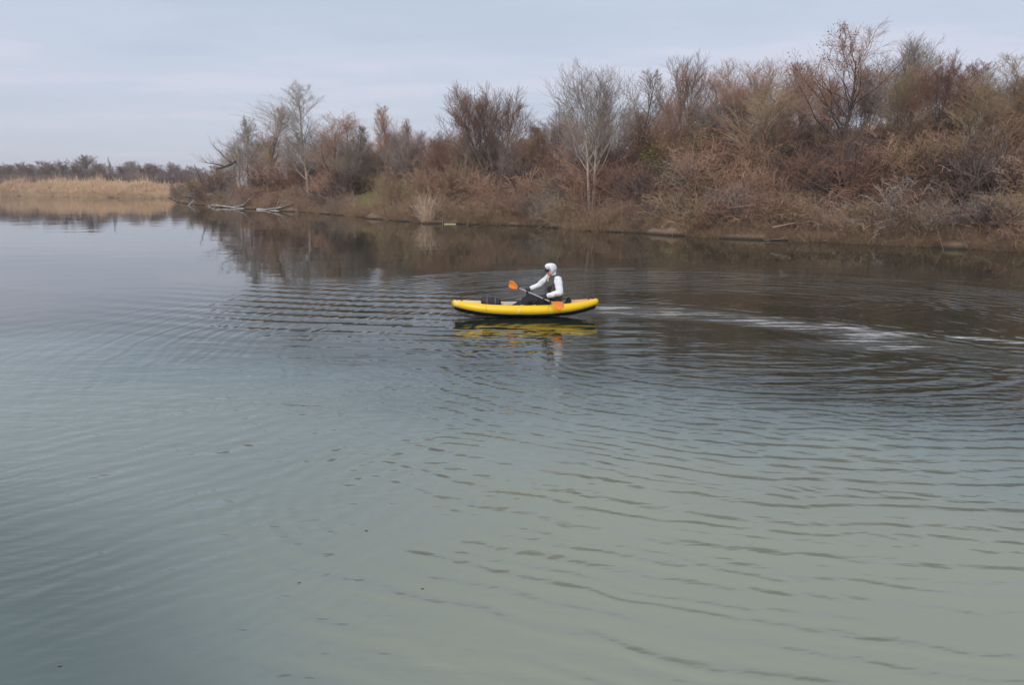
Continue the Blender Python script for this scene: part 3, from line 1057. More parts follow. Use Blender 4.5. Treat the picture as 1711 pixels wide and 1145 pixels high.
def arcs(X, Y, Z, H, L, rad, nseg=4, sag=1.0):
    """arching stems: start at the ground, rise to H, lean out by L and sag"""
    n = len(X)
    az = nrng.uniform(0, TAU, n)
    wob = nrng.normal(0, 0.12, (n, nseg + 1, 3)) * L[:, None, None]
    s = np.linspace(0, 1, nseg + 1)[None, :]
    P = np.empty((n, nseg + 1, 3))
    P[:, :, 0] = X[:, None] + np.cos(az)[:, None] * L[:, None] * s
    P[:, :, 1] = Y[:, None] + np.sin(az)[:, None] * L[:, None] * s
    P[:, :, 2] = Z[:, None] + H[:, None] * (s * (1 + sag) - sag * s * s * 1.0)
    wob[:, 0] = 0
    P += wob
    segs = []
    for k in range(nseg):
        r0 = rad * (1 - 0.6 * k / nseg)
        r1_ = rad * (1 - 0.6 * (k + 1) / nseg)
        segs.append(np.concatenate([P[:, k], P[:, k + 1], r0[:, None], r1_[:, None]], axis=1))
    return np.concatenate(segs)


def stuff_tubes(name, segs, mat):
    v, q = tube_arrays(segs, 3)
    o = link(name, fast_mesh(name, v, q, True), None, [mat])
    return o


u, X, Y, t = scatter_bank(26000, 0.3, 13.0, power=1.25)
keep = ~((u > 590) & (u < 664) & (t > 1.6)) & (bumps(X, Y, 0.6) + nrng.normal(0, 0.5, len(X)) > -0.7)
u, X, Y, t = u[keep], X[keep], Y[keep], t[keep]
Z = terrain_z(X, Y)
n = len(X)
sg = arcs(X, Y, Z - 0.05, nrng.uniform(0.4, 1.7, n), nrng.uniform(0.3, 1.9, n), nrng.uniform(0.004, 0.011, n) * Y / 55, 4, 1.0)
o = stuff_tubes('undergrowth', sg, MT['bramble'])
tag(o, 'tangle of bare bramble stems covering the bank', 'undergrowth', kind='stuff')

# paler, longer dead canes lying through it
u, X, Y, t = scatter_bank(1500, 0.3, 11.0, u_lo=480, power=1.1)
keep = ~((u > 590) & (u < 664) & (t > 2.0))
u, X, Y, t = u[keep], X[keep], Y[keep], t[keep]
Z = terrain_z(X, Y)
n = len(X)
sg = arcs(X, Y, Z - 0.05, nrng.uniform(0.5, 2.3, n), nrng.uniform(0.8, 3.2, n), nrng.uniform(0.006, 0.015, n), 6, 1.1)
o = stuff_tubes('dead_canes', sg, MT['pale_cane'])
tag(o, 'pale dead canes arching through the bank thicket', 'canes', kind='stuff')

# dry grass hanging along the lower bank
u, X, Y, t = scatter_bank(40000, 0.02, 3.0, power=1.4)
Z = terrain_z(X, Y)
n = len(X)
sg = arcs(X, Y, Z - 0.03, nrng.uniform(0.12, 0.62, n), nrng.uniform(0.1, 0.65, n), nrng.uniform(0.005, 0.012, n) * Y / 55, 2, 1.25)
o = stuff_tubes('dry_grass', sg, MT['dry_grass'])
tag(o, 'dry straw-coloured grass along the foot of the bank', 'grass', kind='stuff')

# greener grass in the clearing behind the shore
n = 9000
u = nrng.normal(632, 20, n)
t = nrng.uniform(1.2, 24, n)
Y = np.interp(u, SU, SY) + t
X = (u - 855.5) / F_PX * Y * CT
Z = terrain_z(X, Y)
sg = arcs(X, Y, Z - 0.03, nrng.uniform(0.12, 0.4, n), nrng.uniform(0.08, 0.35, n), nrng.uniform(0.008, 0.016, n) * Y / 60, 2, 0.8)
o = stuff_tubes('clearing_grass', sg, MT['green_grass'])
tag(o, 'yellow green grass in the clearing between the bare trees', 'grass', kind='stuff')

# reed bed on the far shore
n = 40000
X = nrng.uniform(-185, -62, n)
dep = nrng.random(n) ** 1.3 * 10.0
FS = np.array(FAR_SHORE)
Yb_ = np.interp(X, FS[:, 0], FS[:, 1])
Y = Yb_ + dep - 0.8
Z = np.maximum(terrain_z(X, Y), -0.3)
top = (1.25 + 1.15 * smooth01((-64 - X) / 26.0)) * (0.8 + 0.25 * np.sin(X * 0.7) * np.sin(X * 0.23 + 1)) + 0.08 * dep
Hh = top * (nrng.uniform(0.55, 1.0, n) + 0.55 * (nrng.random(n) < 0.12) * nrng.random(n))
lx, ly = nrng.normal(0, 0.22, n), nrng.normal(0, 0.22, n)
p0 = np.stack([X, Y, Z], 1)
p1 = np.stack([X + lx * 0.5, Y + ly * 0.5, Z + Hh * 0.78], 1)
p2 = np.stack([X + lx * 1.5, Y + ly * 1.5, Z + Hh], 1)
r0 = np.full((n, 1), 0.022)
sg = np.concatenate([np.concatenate([p0, p1, r0, r0 * 0.8], 1), np.concatenate([p1, p2, r0 * 2.2, r0 * 0.6], 1)])
o = stuff_tubes('reeds', sg, MT['reed'])
tag(o, 'bed of golden dry reeds along the far shore', 'reeds', kind='stuff')

# far trees beyond the reeds
FAR = []
for i in range(5):
    wd, fi, tp = grow_tree(300 + i, stems=((0, 0, 0, 0), (0.02, 0, 0.15, 0.05)), clear=0.12, n1=12, n2=7, n3=6, a1=(20, 50), l1=0.42, up=0.12, shape='fan')
    wd, fi, tp = fit(wd, fi, tp, 1.0, 1.0, 0.7, 0.0033)
    FAR.append((tube_mesh('trunk', [(wd, 4)]), tube_mesh('crown', [(fi, 3)])))
for tr, cr in FAR:
    tr.materials.append(D_)
    cr.materials.append(MT['far_twig'])
far_specs = [(-20, 272, 60), (8, 274, 44), (34, 270, 46), (60, 273, 40), (85, 268, 44), (106, 266, 40), (144, 258, 48), (172, 272, 34), (188, 262, 10),
             (214, 268, 44), (236, 273, 34), (262, 272, 40), (286, 270, 38), (306, 276, 36), (326, 278, 30), (120, 272, 40), (48, 274, 40), (-45, 272, 50), (345, 280, 40), (368, 276, 40), (22, 276, 44), (72, 273, 44), (95, 275, 40), (132, 270, 40), (158, 272, 40), (200, 275, 36), (225, 277, 36), (249, 276, 40), (274, 276, 38), (296, 276, 36), (-8, 275, 46), (-80, 271, 50), (-115, 268, 54)]
FARMARKS = [(-60, 'past the tall reeds'), (20, 'at the left edge'), (62, 'behind the tall reeds'), (108, 'just before the rounded tree'), (145, 'by the rounded tree'),
            (175, 'just before the pole-like trunk'), (200, 'just past the pole-like trunk'), (232, 'by the spreading grey tree'), (262, 'behind the low reeds'), (292, 'behind the end of the reeds'), (325, 'behind the point'), (365, 'behind the broken trunk')]


def farmark(u):
    return min(FARMARKS, key=lambda q: abs(q[0] - u))[1]


special = {6: 'tallest rounded tree standing above the far reed bed', 8: 'thin pole-like bare trunk in the far tree line', 9: 'spreading grey tree next to the pole-like trunk in the far line'}
for i, (u, vt, wpx) in enumerate(far_specs):
    Y = 225 + rng.uniform(-14, 22)
    x = x_at(u, Y)
    z = gz(x, Y)
    hh = z_at(vt, Y) - z
    root = tag(empty('far_tree', (x, Y, z), rng.random() * TAU), special.get(i, 'bare mauve-grey tree in the line behind the far reeds'), 'tree', 'trees beyond the far reeds')
    if i not in special:
        NAMED.append((root, u, hh, 'bare mauve-grey far tree ' + farmark(u)))
    tr, cr = FAR[i % 5]
    w = wpx / F_PX * Y
    for nm, me in (('trunk', tr), ('crown', cr)):
        c = bpy.data.objects.new(nm, me)
        COL.objects.link(c)
        c.parent = root
        c.scale = (w, w, hh)
for k_, (uu_, hh_, ww_) in enumerate(((124, 1.25, 5.0), (184, 1.2, 3.6))):
    put_shrub(TANGLES[k_], uu_, float(np.interp(x_at(uu_, 160), FS[:, 0], FS[:, 1])) - 0.6, hh_, ww_, DT, ['wide low dark bush at the foot of the far reeds', 'small low dark bush at the foot of the far reeds'][k_], None, 'reed_side_bush', 'shrub')
for i in range(47):
    u = -90 + i * 10.1 + rng.uniform(-5, 5)
    Y = 208 + rng.uniform(-12, 14)
    x = x_at(u, Y)
    o_ = put_shrub(SHRUBS[i % 6], u, Y, rng.uniform(3.2, 5.2), rng.uniform(4.5, 7.5), MT['far_twig'], 'low bare shrub behind the far reeds', 'shrubs behind the far reeds', 'far_shrub')
    NAMED.append((o_, u, o_.scale.z, 'low bare far shrub ' + farmark(u)))
settle_labels()


# ---------------------------------------------------------------- small things on the shore
def log_thing(name, label, cat, pa, pb, rad, mat, forks=2, seed=1, group=None, bend=0.06):
    r = random.Random(seed)
    a, c = Vector(pa), Vector(pb)
    L = (c - a).length
    sg = []
    pts = branch(r, Vector((0, 0, 0)), (c - a).normalized(), L, rad, 7, bend, 0.0, sg, 0.4)
    for k in range(forks):
        p, d, rr_ = along(pts, r.uniform(0.35, 0.9))
        dd = rot_about(d, perp(d, r), R(r.uniform(25, 55)))
        dd.z = abs(dd.z) * 0.5
        branch(r, p, dd, L * r.uniform(0.2, 0.4), rr_ * 0.6, 4, 0.1, 0.0, sg, 0.4)
    o = link(name, tube_mesh(name, [(sg, 7)]), None, [mat])
    o.location = pa
    return tag(o, label, cat, group)


WB = MT['white_bark']
drift = [((362, 343, 0.6), (412, 345.5, 0.3), 0.17, 'bleached fallen branch topping the driftwood pile'),
         ((352, 349, 0.0), (428, 347.5, 0.2), 0.15, 'longest bleached branch lying along the waterline'),
         ((404, 344, 0.5), (378, 349, 0.0), 0.14, 'short bleached branch crossing the driftwood pile'),
         ((430, 351, 0.0), (484, 344, 0.5), 0.17, 'bleached branch slanting up the bank from the water'),
         ((440, 352, -0.2), (482, 351, 0.0), 0.12, 'thin bleached branch half afloat below the slanting one'),
         ((392, 346, 0.2), (440, 343, 0.6), 0.13, 'bleached branch bridging the two halves of the driftwood'),
         ((348, 348, 0.0), (366, 345, 0.3), 0.12, 'stubby bleached branch at the tip of the driftwood')]
for i, (a, c, rd, lb) in enumerate(drift):
    ends = []
    for (uu, vv, inl) in (a, c):
        yy = shore_y(uu) - 0.5 + inl
        ends.append((x_at(uu, yy, 0.3), yy, max(z_at(vv, yy), 0.03)))
    log_thing('fallen_branch', lb, 'fallen branch', ends[0], ends[1], rd * 0.85, WB, 4, 70 + i)
ax, ay = ground_at(315, 343)
log_thing('fallen_branch', 'small forked pale branch poking from the water at the point', 'fallen branch', (ax, ay, 0.0), (ax + 0.7, ay + 0.4, 0.8), 0.09, WB, 2, 79)
ax, ay = ground_at(932, 380)
log_thing('fallen_branch', 'pale bare branch slanting from the water below the twin trunks', 'fallen branch', (ax, ay - 0.2, 0.05), (ax + 0.9, ay + 0.2, 0.62), 0.045, WB, 3, 81)
for i, (u, inl, zz, dx, dz, lb) in enumerate([(1110, 1.6, 0.5, 3.0, 0.7, 'pale arching fallen branch on the bank past the twin trunks'),
                                              (1250, 3.0, 1.5, -2.4, 1.3, 'pale fallen branch propped against the slope below the pale-stemmed tree'),
                                              (1440, 1.0, 0.5, 1.6, 1.2, 'forked pale branch leaning by the waterline near the grey dead shrub'),
                                              (1462, 0.7, 0.3, 1.9, 0.5, 'low pale branch lying by the waterline near the grey dead shrub'),
                                              (880, 3.0, 1.6, 2.8, 0.5, 'long pale branch sagging over the dark hollow by the round tree'),
                                              (1290, 0.5, 0.25, 2.2, 0.1, 'thin grey branch lying flat along the waterline')]):
    Y = shore_y(u) + inl
    x = x_at(u, Y)
    z = gz(x, Y)
    log_thing('fallen_branch', lb, 'fallen branch', (x, Y - 0.5, z + 0.25), (x + dx, Y - 0.5, z + 0.25 + dz), 0.04, MT['pale_bark'], 5, 90 + i, bend=0.12)

# washed-up sticks along the foot of the bank
rs = random.Random(17)
for i, u in enumerate([700, 775, 870, 925, 1030, 1085, 1150, 1215, 1320, 1375, 1425, 1480, 1545, 1590, 1650, 1690]):
    Y = shore_y(u) + rs.uniform(-0.25, 0.35)
    x = x_at(u, Y, 0)
    z = max(gz(x, Y), 0.0)
    dx = rs.uniform(0.7, 1.9) * rs.choice((-1, 1))
    w_ = 'long' if abs(dx) > 1.3 else 'short'
    lb = '%s dead stick washed up at the water edge %s' % (w_, landmark(u))
    o_ = log_thing('drift_stick', lb, 'stick', (x, Y, z + 0.06), (x + dx, Y + rs.uniform(-0.2, 0.9), z + rs.uniform(0.1, 0.7)),
              rs.uniform(0.012, 0.024), rs.choice([MT['pale_bark'], B_, B_]), 4, 140 + i, bend=0.16)
    NAMED.append((o_, u, abs(dx), lb))
settle_labels()

# stump with torn roots under the poplar
Ys = shore_y(522) + 2.6
xs_ = x_at(524, Ys)
zs = gz(xs_, Ys)
r = random.Random(5)
root = tag(empty('tree_stump', (xs_, Ys, zs - 0.1)), 'dark uprooted stump with pale torn roots below the poplar', 'tree stump')
sg = []
branch(r, Vector((0, 0, 0)), Vector((0.1, 0, 1)), 1.3, 0.6, 4, 0.08, 0, sg, 0.7)
link('stump', tube_mesh('stump', [(sg, 9)]), root, [D_])
sg = []
for i in range(14):
    a = r.random() * TAU
    branch(r, Vector((0, 0, r.uniform(0.1, 1.1))), Vector((math.cos(a), math.sin(a), r.uniform(-0.5, 0.6))).normalized(), r.uniform(0.9, 1.7), 0.12, 5, 0.2, -0.08, sg, 0.25)
link('roots', tube_mesh('roots', [(sg, 5)]), root, [B_])

# straw tuft at the water's edge
def tuft(name, label, u, v, hgt, spread, nblade, mat, seed, cat='reed clump'):
    r = random.Random(seed)
    x, y = ground_at(u, v)
    sg = []
    for i in range(nblade):
        a = r.random() * TAU
        k = r.random()
        p = Vector((math.cos(a) * spread * 0.35 * k, math.sin(a) * spread * 0.35 * k, 0))
        d = Vector((math.cos(a) * 0.42 * k, math.sin(a) * 0.42 * k, 1)).normalized()
        branch(r, p, d, hgt * (r.uniform(0.22, 0.72) if r.random() < 0.8 else r.uniform(0.7, 1.0)) * (1.0 - 0.3 * k), 0.012, 5, 0.17, -0.06 * r.random(), sg, 0.5)
    o = link(name, tube_mesh(name, [(sg, 3)]), None, [mat])
    o.location = (x, y + 0.3, 0.0)
    return tag(o, label, cat)


tuft('reed_clump', 'pointed straw-coloured reed tuft at the water edge', 717, 373, 2.75, 1.6, 520, MT['dead_reed'], 3)
tuft('reed_clump', 'small brown grass tuft hanging by the driftwood', 545, 357, 1.4, 2.8, 200, MT['dry_grass'], 4)
# wooden stake and floating plank
x, y = ground_at(739, 374.5)
sg = []
branch(random.Random(1), Vector((0, 0, -0.4)), Vector((0.03, 0, 1)), 0.95, 0.055, 3, 0.02, 0, sg, 0.8)
o = link('wooden_stake', tube_mesh('wooden_stake', [(sg, 8)]), None, [B_])
o.location = (x, y, 0)
tag(o, 'short weathered stake in the water beside the straw tuft', 'stake')


def box_mesh(name, size, bev=0.01):
    bm = bmesh.new()
    bmesh.ops.create_cube(bm, size=1.0)
    bmesh.ops.scale(bm, vec=size, verts=bm.verts)
    bmesh.ops.bevel(bm, geom=bm.edges[:], offset=bev, segments=2, affect='EDGES')
    me = bpy.data.meshes.new(name)
    bm.to_mesh(me)
    bm.free()
    return me


plank_mat = noisy_mat('pale_yellow_wood', [(0.3, (0.5, 0.44, 0.24)), (0.7, (0.66, 0.6, 0.36))], 5.0, 0.6, 0.004, sc=(0.2, 1, 1))
x, y = ground_at(752, 374.6)
o = link('plank', box_mesh('plank', (0.85, 0.16, 0.06), 0.012), None, [plank_mat])
o.location = (x, y, 0.025)
o.rotation_euler = (0, 0.01, 0.04)
tag(o, 'pale yellow plank floating by the wooden stake', 'plank')

litter = noisy_mat('white_plastic', [(0.3, (0.72, 0.72, 0.72)), (0.7, (0.85, 0.85, 0.84))], 8.0, 0.35)


def bottle(u, v, lift, label, s=1.0, tilt=1.3, yaw=0.4):
    bm = bmesh.new()
    prof = [(0.0, 0.0), (0.085, 0.0), (0.1, 0.02), (0.1, 0.2), (0.06, 0.27), (0.035, 0.30), (0.035, 0.34), (0.0, 0.34)]
    rings = []
    for rad, z in prof:
        rings.append([bm.verts.new((rad * math.cos(TAU * k / 12), rad * math.sin(TAU * k / 12), z)) for k in range(12)])
    for a, c in zip(rings, rings[1:]):
        for k in range(12):
            bm.faces.new((a[k], a[(k + 1) % 12], c[(k + 1) % 12], c[k]))
    bmesh.ops.remove_doubles(bm, verts=bm.verts, dist=1e-5)
    me = bpy.data.meshes.new('plastic_bottle')
    bm.to_mesh(me)
    bm.free()
    o = link('plastic_bottle', me, None, [litter])
    x, y = ground_at(u, v)
    o.location = (x, y, max(gz(x, y), 0.0) + 0.1 * s + lift)
    o.rotation_euler = (tilt, 0, yaw)
    o.scale = (s, s, s)
    return tag(o, label, 'bottle')


bottle(957, 383.0, 0.0, 'white plastic bottle at the water edge below the twin trunks', 1.0, 1.5, 1.2)
bottle(954, 376.0, 0.12, 'white plastic bottle lying higher on the bank below the twin trunks', 0.9, 0.7, 0.4)
bottle(1502, 407.5, 0.35, 'white plastic bottle caught in the shore brush near the grey dead shrub', 0.45, 0.9, 0.2)
bottle(132, 328.5, 0.12, 'tiny white bottle floating off the dark gap in the reeds', 2.2, 1.5, 1.4)

# dead leaves drifting on the near water
leaf_m = noisy_mat('wet_dead_leaf', [(0.3, (0.03, 0.025, 0.018)), (0.7, (0.08, 0.06, 0.035))], 20.0, 0.5)
lv = [Vector((math.cos(a) * 0.045, math.sin(a) * 0.022, 0.004 + 0.006 * abs(math.sin(a)))) for a in np.linspace(0, TAU, 11)[:-1]]
leaf_base = bpy.data.meshes.new('floating_leaf')
leaf_base.from_pydata([(0, 0, 0.003)] + [tuple(v) for v in lv], [], [(0, 1 + k, 1 + (k + 1) % 10) for k in range(10)])
leaf_base.materials.append(leaf_m)
for i, (u, v) in enumerate([(500, 975), (706, 985), (612, 888), (1180, 765), (100, 1115)]):
    x, y = ground_at(u, v)
    o = bpy.data.objects.new('floating_leaf', leaf_base)
    COL.objects.link(o)
    o.location = (x, y, 0.0)
    o.rotation_euler = (0, 0, rng.uniform(-0.5, 0.5))
    s = rng.uniform(0.2, 0.4)
    o.scale = (s, s, s)
    tag(o, 'tiny dark dead leaf floating on the open water, ' + ('left of the lower middle', 'in the lower middle', 'highest of those in the middle', 'farthest right', 'in the lower left corner')[i], 'leaf', 'leaves adrift on the water')

# ------------------------------------------------------------------ kayak
KYAW = R(1.5)
KLOC = (WK_X, WK_Y, -0.012)
yellow = noisy_mat('yellow_pvc', [(0.3, (0.88, 0.55, 0.008)), (0.7, (0.92, 0.60, 0.014))], 3.0, 0.38, spec=0.45)
hull_m = noisy_mat('dark_grey_pvc', [(0.3, (0.035, 0.04, 0.042)), (0.7, (0.075, 0.08, 0.08))], 5.0, 0.45)
deck_m = noisy_mat('peach_deck_fabric', [(0.3, (0.72, 0.36, 0.16)), (0.7, (0.80, 0.44, 0.22))], 6.0, 0.7)
bowdeck_m = noisy_mat('pale_yellow_fabric', [(0.3, (0.80, 0.58, 0.22)), (0.7, (0.84, 0.66, 0.34))], 6.0, 0.7)
lining_m = noisy_mat('lavender_grey_lining', [(0.3, (0.33, 0.32, 0.40)), (0.7, (0.46, 0.45, 0.54))], 9.0, 0.7)
black_m = noisy_mat('black_fabric', [(0.3, (0.010, 0.010, 0.012)), (0.7, (0.03, 0.028, 0.032))], 14.0, 0.85, 0.004)
emblem_m = noisy_mat('faded_print', [(0.3, (0.80, 0.62, 0.16)), (0.7, (0.84, 0.70, 0.28))], 20.0, 0.5)
steel_m, nt2, b2 = new_mat('grey_fitting')
b2.inputs['Base Color'].default_value = (0.35, 0.35, 0.35, 1)
b2.inputs['Roughness'].default_value = 0.4
KL = 1.615


def tube_center(s, side):
    a = abs(s)
    y = side * 0.285 * max(0.0, 1 - a ** 2.6) ** 0.8
    z = 0.185 + (0.145 if s > 0 else 0.125) * a ** 2.4
    r_ = 0.118 - 0.040 * a ** 3
    return Vector((KL * s * (1 - 0.02), y, z)), r_


def side_tube(side):
    bm = bmesh.new()
    N, K = 44, 20
    rings = []
    for i in range(N + 1):
        s = -1 + 2 * i / N
        s = math.copysign(abs(s) ** 0.9, s)
        c, rad = tube_center(s, side)
        c2, _ = tube_center(min(s + 0.01, 1.0), side)
        c1, _ = tube_center(max(s - 0.01, -1.0), side)
        tdir = (c2 - c1).normalized()
        right = Vector((0, -1, 0))
        upv = Vector((0, 0, 1))
        rings.append([bm.verts.new(c + right * (rad * math.cos(TAU * k / K)) + upv * (rad * math.sin(TAU * k / K))) for k in range(K)])
    for a, c in zip(rings, rings[1:]):
        for k in range(K):
            bm.faces.new((a[k], a[(k + 1) % K], c[(k + 1) % K], c[k]))
    for ring, s in ((rings[0], -1), (rings[-1], 1)):
        c, rad = tube_center(s, side)
        prev = ring
        for f in (0.85, 0.55, 0.2):
            off = Vector((s * rad * 0.55 * math.sqrt(1 - f * f), 0, 0.0))
            nr = [bm.verts.new(c + (v.co - c) * f + off) for v in ring]
            for k in range(K):
                bm.faces.new((prev[k], prev[(k + 1) % K], nr[(k + 1) % K], nr[k]))
            prev = nr
        bm.faces.new(prev)
    bmesh.ops.recalc_face_normals(bm, faces=bm.faces)
    for f in bm.faces:
        f.smooth = True
    me = bpy.data.meshes.new('side_tube')
    bm.to_mesh(me)
    bm.free()
    return me


kayak = tag(empty('kayak', KLOC, KYAW), 'yellow inflatable kayak with dark grey bottom floating on the lake', 'kayak')
for sd in (-1, 1):
    link('side_tube', side_tube(sd), kayak, [yellow])

# dark bottom: wraps under both tubes, flat floor on top
bm = bmesh.new()
rings = []
for i in range(41):
    s = -0.985 + 1.97 * i / 40
    c, rad = tube_center(s, -1)
    q = rad + 0.004
    keel = c.z - rad - 0.05 - 0.035 * abs(s) ** 1.5 * (1 - abs(s) ** 9)
    pts = []
    for an in (207, 222, 237, 252, 263):
        pts.append((c.x, c.y + q * math.cos(R(an)), c.z + q * math.sin(R(an))))
    pts.append((c.x, c.y * 0.6, keel + 0.012))
    pts.append((c.x, 0.0, keel))
    full = pts + [(p[0], -p[1], p[2]) for p in reversed(pts[:-1])]
    top_z = c.z - rad * 0.45
    full += [(c.x, -c.y * 0.9, top_z), (c.x, 0.0, top_z), (c.x, c.y * 0.9, top_z)]
    rings.append([bm.verts.new(p) for p in full])
K = len(rings[0])
for a, c in zip(rings, rings[1:]):
    for k in range(K):
        bm.faces.new((a[k], a[(k + 1) % K], c[(k + 1) % K], c[k]))
bm.faces.new(rings[0])
bm.faces.new(rings[-1])
bmesh.ops.recalc_face_normals(bm, faces=bm.faces)
for f in bm.faces:
    f.smooth = True
me = bpy.data.meshes.new('hull_bottom')
bm.to_mesh(me)
bm.free()
link('hull_bottom', me, kayak, [hull_m])


def deck_panel(name, s0, s1, mat, crown=0.03, edge=0.55, n=14, m=9):
    """domed cover stretched between the tubes, with its own thickness"""
    bm = bmesh.new()
    top, bot = [], []
    for i in range(n + 1):
        s = s0 + (s1 - s0) * i / n
        c, rad = tube_center(s, -1)
        rowt, rowb = [], []
        for j in range(m + 1):
            k = -1 + 2 * j / m
            y = k * abs(c.y)
            z = c.z + rad * (edge + (1 - edge) * k * k) + crown * (1 - k * k) + 0.004
            rowt.append(bm.verts.new((c.x, y, z)))
            rowb.append(bm.verts.new((c.x, y, z - 0.012)))
        top.append(rowt)
        bot.append(rowb)
    for i in range(n):
        for j in range(m):
            bm.faces.new((top[i][j], top[i + 1][j], top[i + 1][j + 1], top[i][j + 1]))
            bm.faces.new((bot[i][j], bot[i][j + 1], bot[i + 1][j + 1], bot[i + 1][j]))
    for i in range(n):
        bm.faces.new((top[i][0], bot[i][0], bot[i + 1][0], top[i + 1][0]))
        bm.faces.new((top[i][m], top[i + 1][m], bot[i + 1][m], bot[i][m]))
    for j in range(m):
        bm.faces.new((top[0][j], top[0][j + 1], bot[0][j + 1], bot[0][j]))
        bm.faces.new((top[n][j], bot[n][j], bot[n][j + 1], top[n][j + 1]))
    bmesh.ops.recalc_face_normals(bm, faces=bm.faces)
    for f in bm.faces:
        f.smooth = True
    me = bpy.data.meshes.new(name)
    bm.to_mesh(me)
    bm.free()
    return link(name, me, kayak, [mat])


deck_panel('bow_deck', -0.97, -0.60, bowdeck_m)
deck_panel('stern_deck', 0.62, 0.97, deck_m, crown=0.035)


def strip_on_tube(name, side, s0, s1, a0, a1, mat, lift=0.004, n=30, m=5, skew=0.0):
    """thin patch glued round part of a tube"""
    bm = bmesh.new()
    outr, inr = [], []
    for i in range(n + 1):
        s = s0 + (s1 - s0) * i / n
        ro, ri_ = [], []
        for j in range(m + 1):
            an = R(a0 + (a1 - a0) * j / m)
            c, rad = tube_center(s + skew * j / m, side)
            for lst, q in ((ro, rad + lift), (ri_, rad - 0.004)):
                lst.append(bm.verts.new((c.x, c.y + q * math.cos(an), c.z + q * math.sin(an))))
        outr.append(ro)
        inr.append(ri_)
    for i in range(n):
        for j in range(m):
            bm.faces.new((outr[i][j], outr[i + 1][j], outr[i + 1][j + 1], outr[i][j + 1]))
        bm.faces.new((outr[i][0], inr[i][0], inr[i + 1][0], outr[i + 1][0]))
        bm.faces.new((outr[i][m], outr[i + 1][m], inr[i + 1][m], inr[i][m]))
    for j in range(m):
        bm.faces.new((outr[0][j], outr[0][j + 1], inr[0][j + 1], inr[0][j]))
        bm.faces.new((outr[n][j], inr[n][j], inr[n][j + 1], outr[n][j + 1]))
    bmesh.ops.recalc_face_normals(bm, faces=bm.faces)
    me = bpy.data.meshes.new(name)
    bm.to_mesh(me)
    bm.free()
    return link(name, me, kayak, [mat])


strip_on_tube('inner_lining', 1, -0.58, 0.60, 98, 265, lining_m)
strip_on_tube('inner_lining', -1, -0.58, 0.60, 15, -85, lining_m)
strip_on_tube('tip_patch', -1, -0.985, -0.93, 60, 190, bowdeck_m, 0.003, 6, 8)
# slanted faded mark on the near side
strip_on_tube('emblem', -1, -0.125, -0.095, 205, 150, emblem_m, 0.003, 2, 6, 0.03)
seam_m = noisy_mat('yellow_seam_tape', [(0.3, (0.62, 0.33, 0.008)), (0.7, (0.70, 0.39, 0.012))], 6.0, 0.5)
strip_on_tube('seam', -1, -0.93, 0.96, 187, 192, seam_m, 0.0035, 60, 1)
for s_ in (-0.55, 0.3):
    strip_on_tube('seam', -1, s_, s_ + 0.008, 110, 198, seam_m, 0.0028, 1, 8)
for s in (-0.05, 0.12, 0.36):
    o = link('strap_ring', box_mesh('strap_ring', (0.07, 0.03, 0.014), 0.005), kayak, [steel_m])
    c, rad = tube_center(s, -1)
    o.location = (c.x, c.y + 0.02, c.z + rad + 0.004)
for s, nm in ((-0.93, 1), (0.93, 1)):
    c, rad = tube_center(s, 1)
    sg = []
    pts = [Vector((c.x - 0.05 * (1 if s < 0 else -1), 0, c.z + rad * 0.9)), Vector((c.x, 0, c.z + rad + 0.05)), Vector((c.x + 0.09 * (1 if s < 0 else -1), 0, c.z + rad * 0.95))]
    for a, e in zip(pts, pts[1:]):
        sg.append((*a, *e, 0.011, 0.011))
    link('carry_handle', tube_mesh('carry_handle', [(sg, 6)]), kayak, [black_m])
# seat: pad and low backrest
o = link('seat', box_mesh('seat', (0.42, 0.36, 0.09), 0.03), kayak, [black_m])
o.location = (0.62, 0, 0.165)
o = link('backrest', box_mesh('backrest', (0.07, 0.40, 0.26), 0.025), kayak, [black_m])
o.location = (0.93, 0, 0.30)
o.rotation_euler = (0, R(24), 0)

# duffel bag in the bow
bag_m = noisy_mat('dark_bag_cloth', [(0.3, (0.018, 0.014, 0.018)), (0.7, (0.055, 0.045, 0.055))], 12.0, 0.6, 0.006)
bag = tag(empty('duffel_bag', KLOC, KYAW), 'dark duffel bag lying across the bow of the kayak', 'bag')
bm = bmesh.new()
rings = []
K = 18
prof = [(-0.225, 0.045), (-0.215, 0.085), (-0.18, 0.112), (-0.1, 0.122), (0.0, 0.118), (0.1, 0.112), (0.17, 0.098), (0.205, 0.07), (0.215, 0.035)]
for i, (xx, rr_) in enumerate(prof):
    rings.append([bm.verts.new((xx - 0.75, rr_ * 1.25 * math.cos(TAU * k / K) * (1 + 0.04 * math.sin(5 * k + i)), 0.335 - 0.1 * xx + rr_ * math.sin(TAU * k / K) * (1 + 0.05 * math.sin(3 * k + 2 * i)))) for k in range(K)])
for a, c in zip(rings, rings[1:]):
    for k in range(K):
        bm.faces.new((a[k], a[(k + 1) % K], c[(k + 1) % K], c[k]))
bm.faces.new(rings[0])
bm.faces.new(rings[-1])
bmesh.ops.recalc_face_normals(bm, faces=bm.faces)
for f in bm.faces:
    f.smooth = True
me = bpy.data.meshes.new('bag_body')
bm.to_mesh(me)
bm.free()
link('bag_body', me, bag, [bag_m])
strap_m = noisy_mat('grey_strap', [(0.3, (0.10, 0.095, 0.12)), (0.7, (0.17, 0.16, 0.2))], 9.0, 0.7)
for xx in (-0.84, -0.66):
    sg = []
    P = []
    for k in range(13):
        a = math.pi * (-0.1 + 1.2 * k / 12)
        P.append((xx, 0.158 * math.cos(a), 0.335 - 0.1 * (xx + 0.75) + 0.128 * math.sin(a)))
    for a, c in zip(P, P[1:]):
        sg.append((*a, *c, 0.012, 0.012))
    link('strap', tube_mesh('strap', [(sg, 6)]), bag, [strap_m])

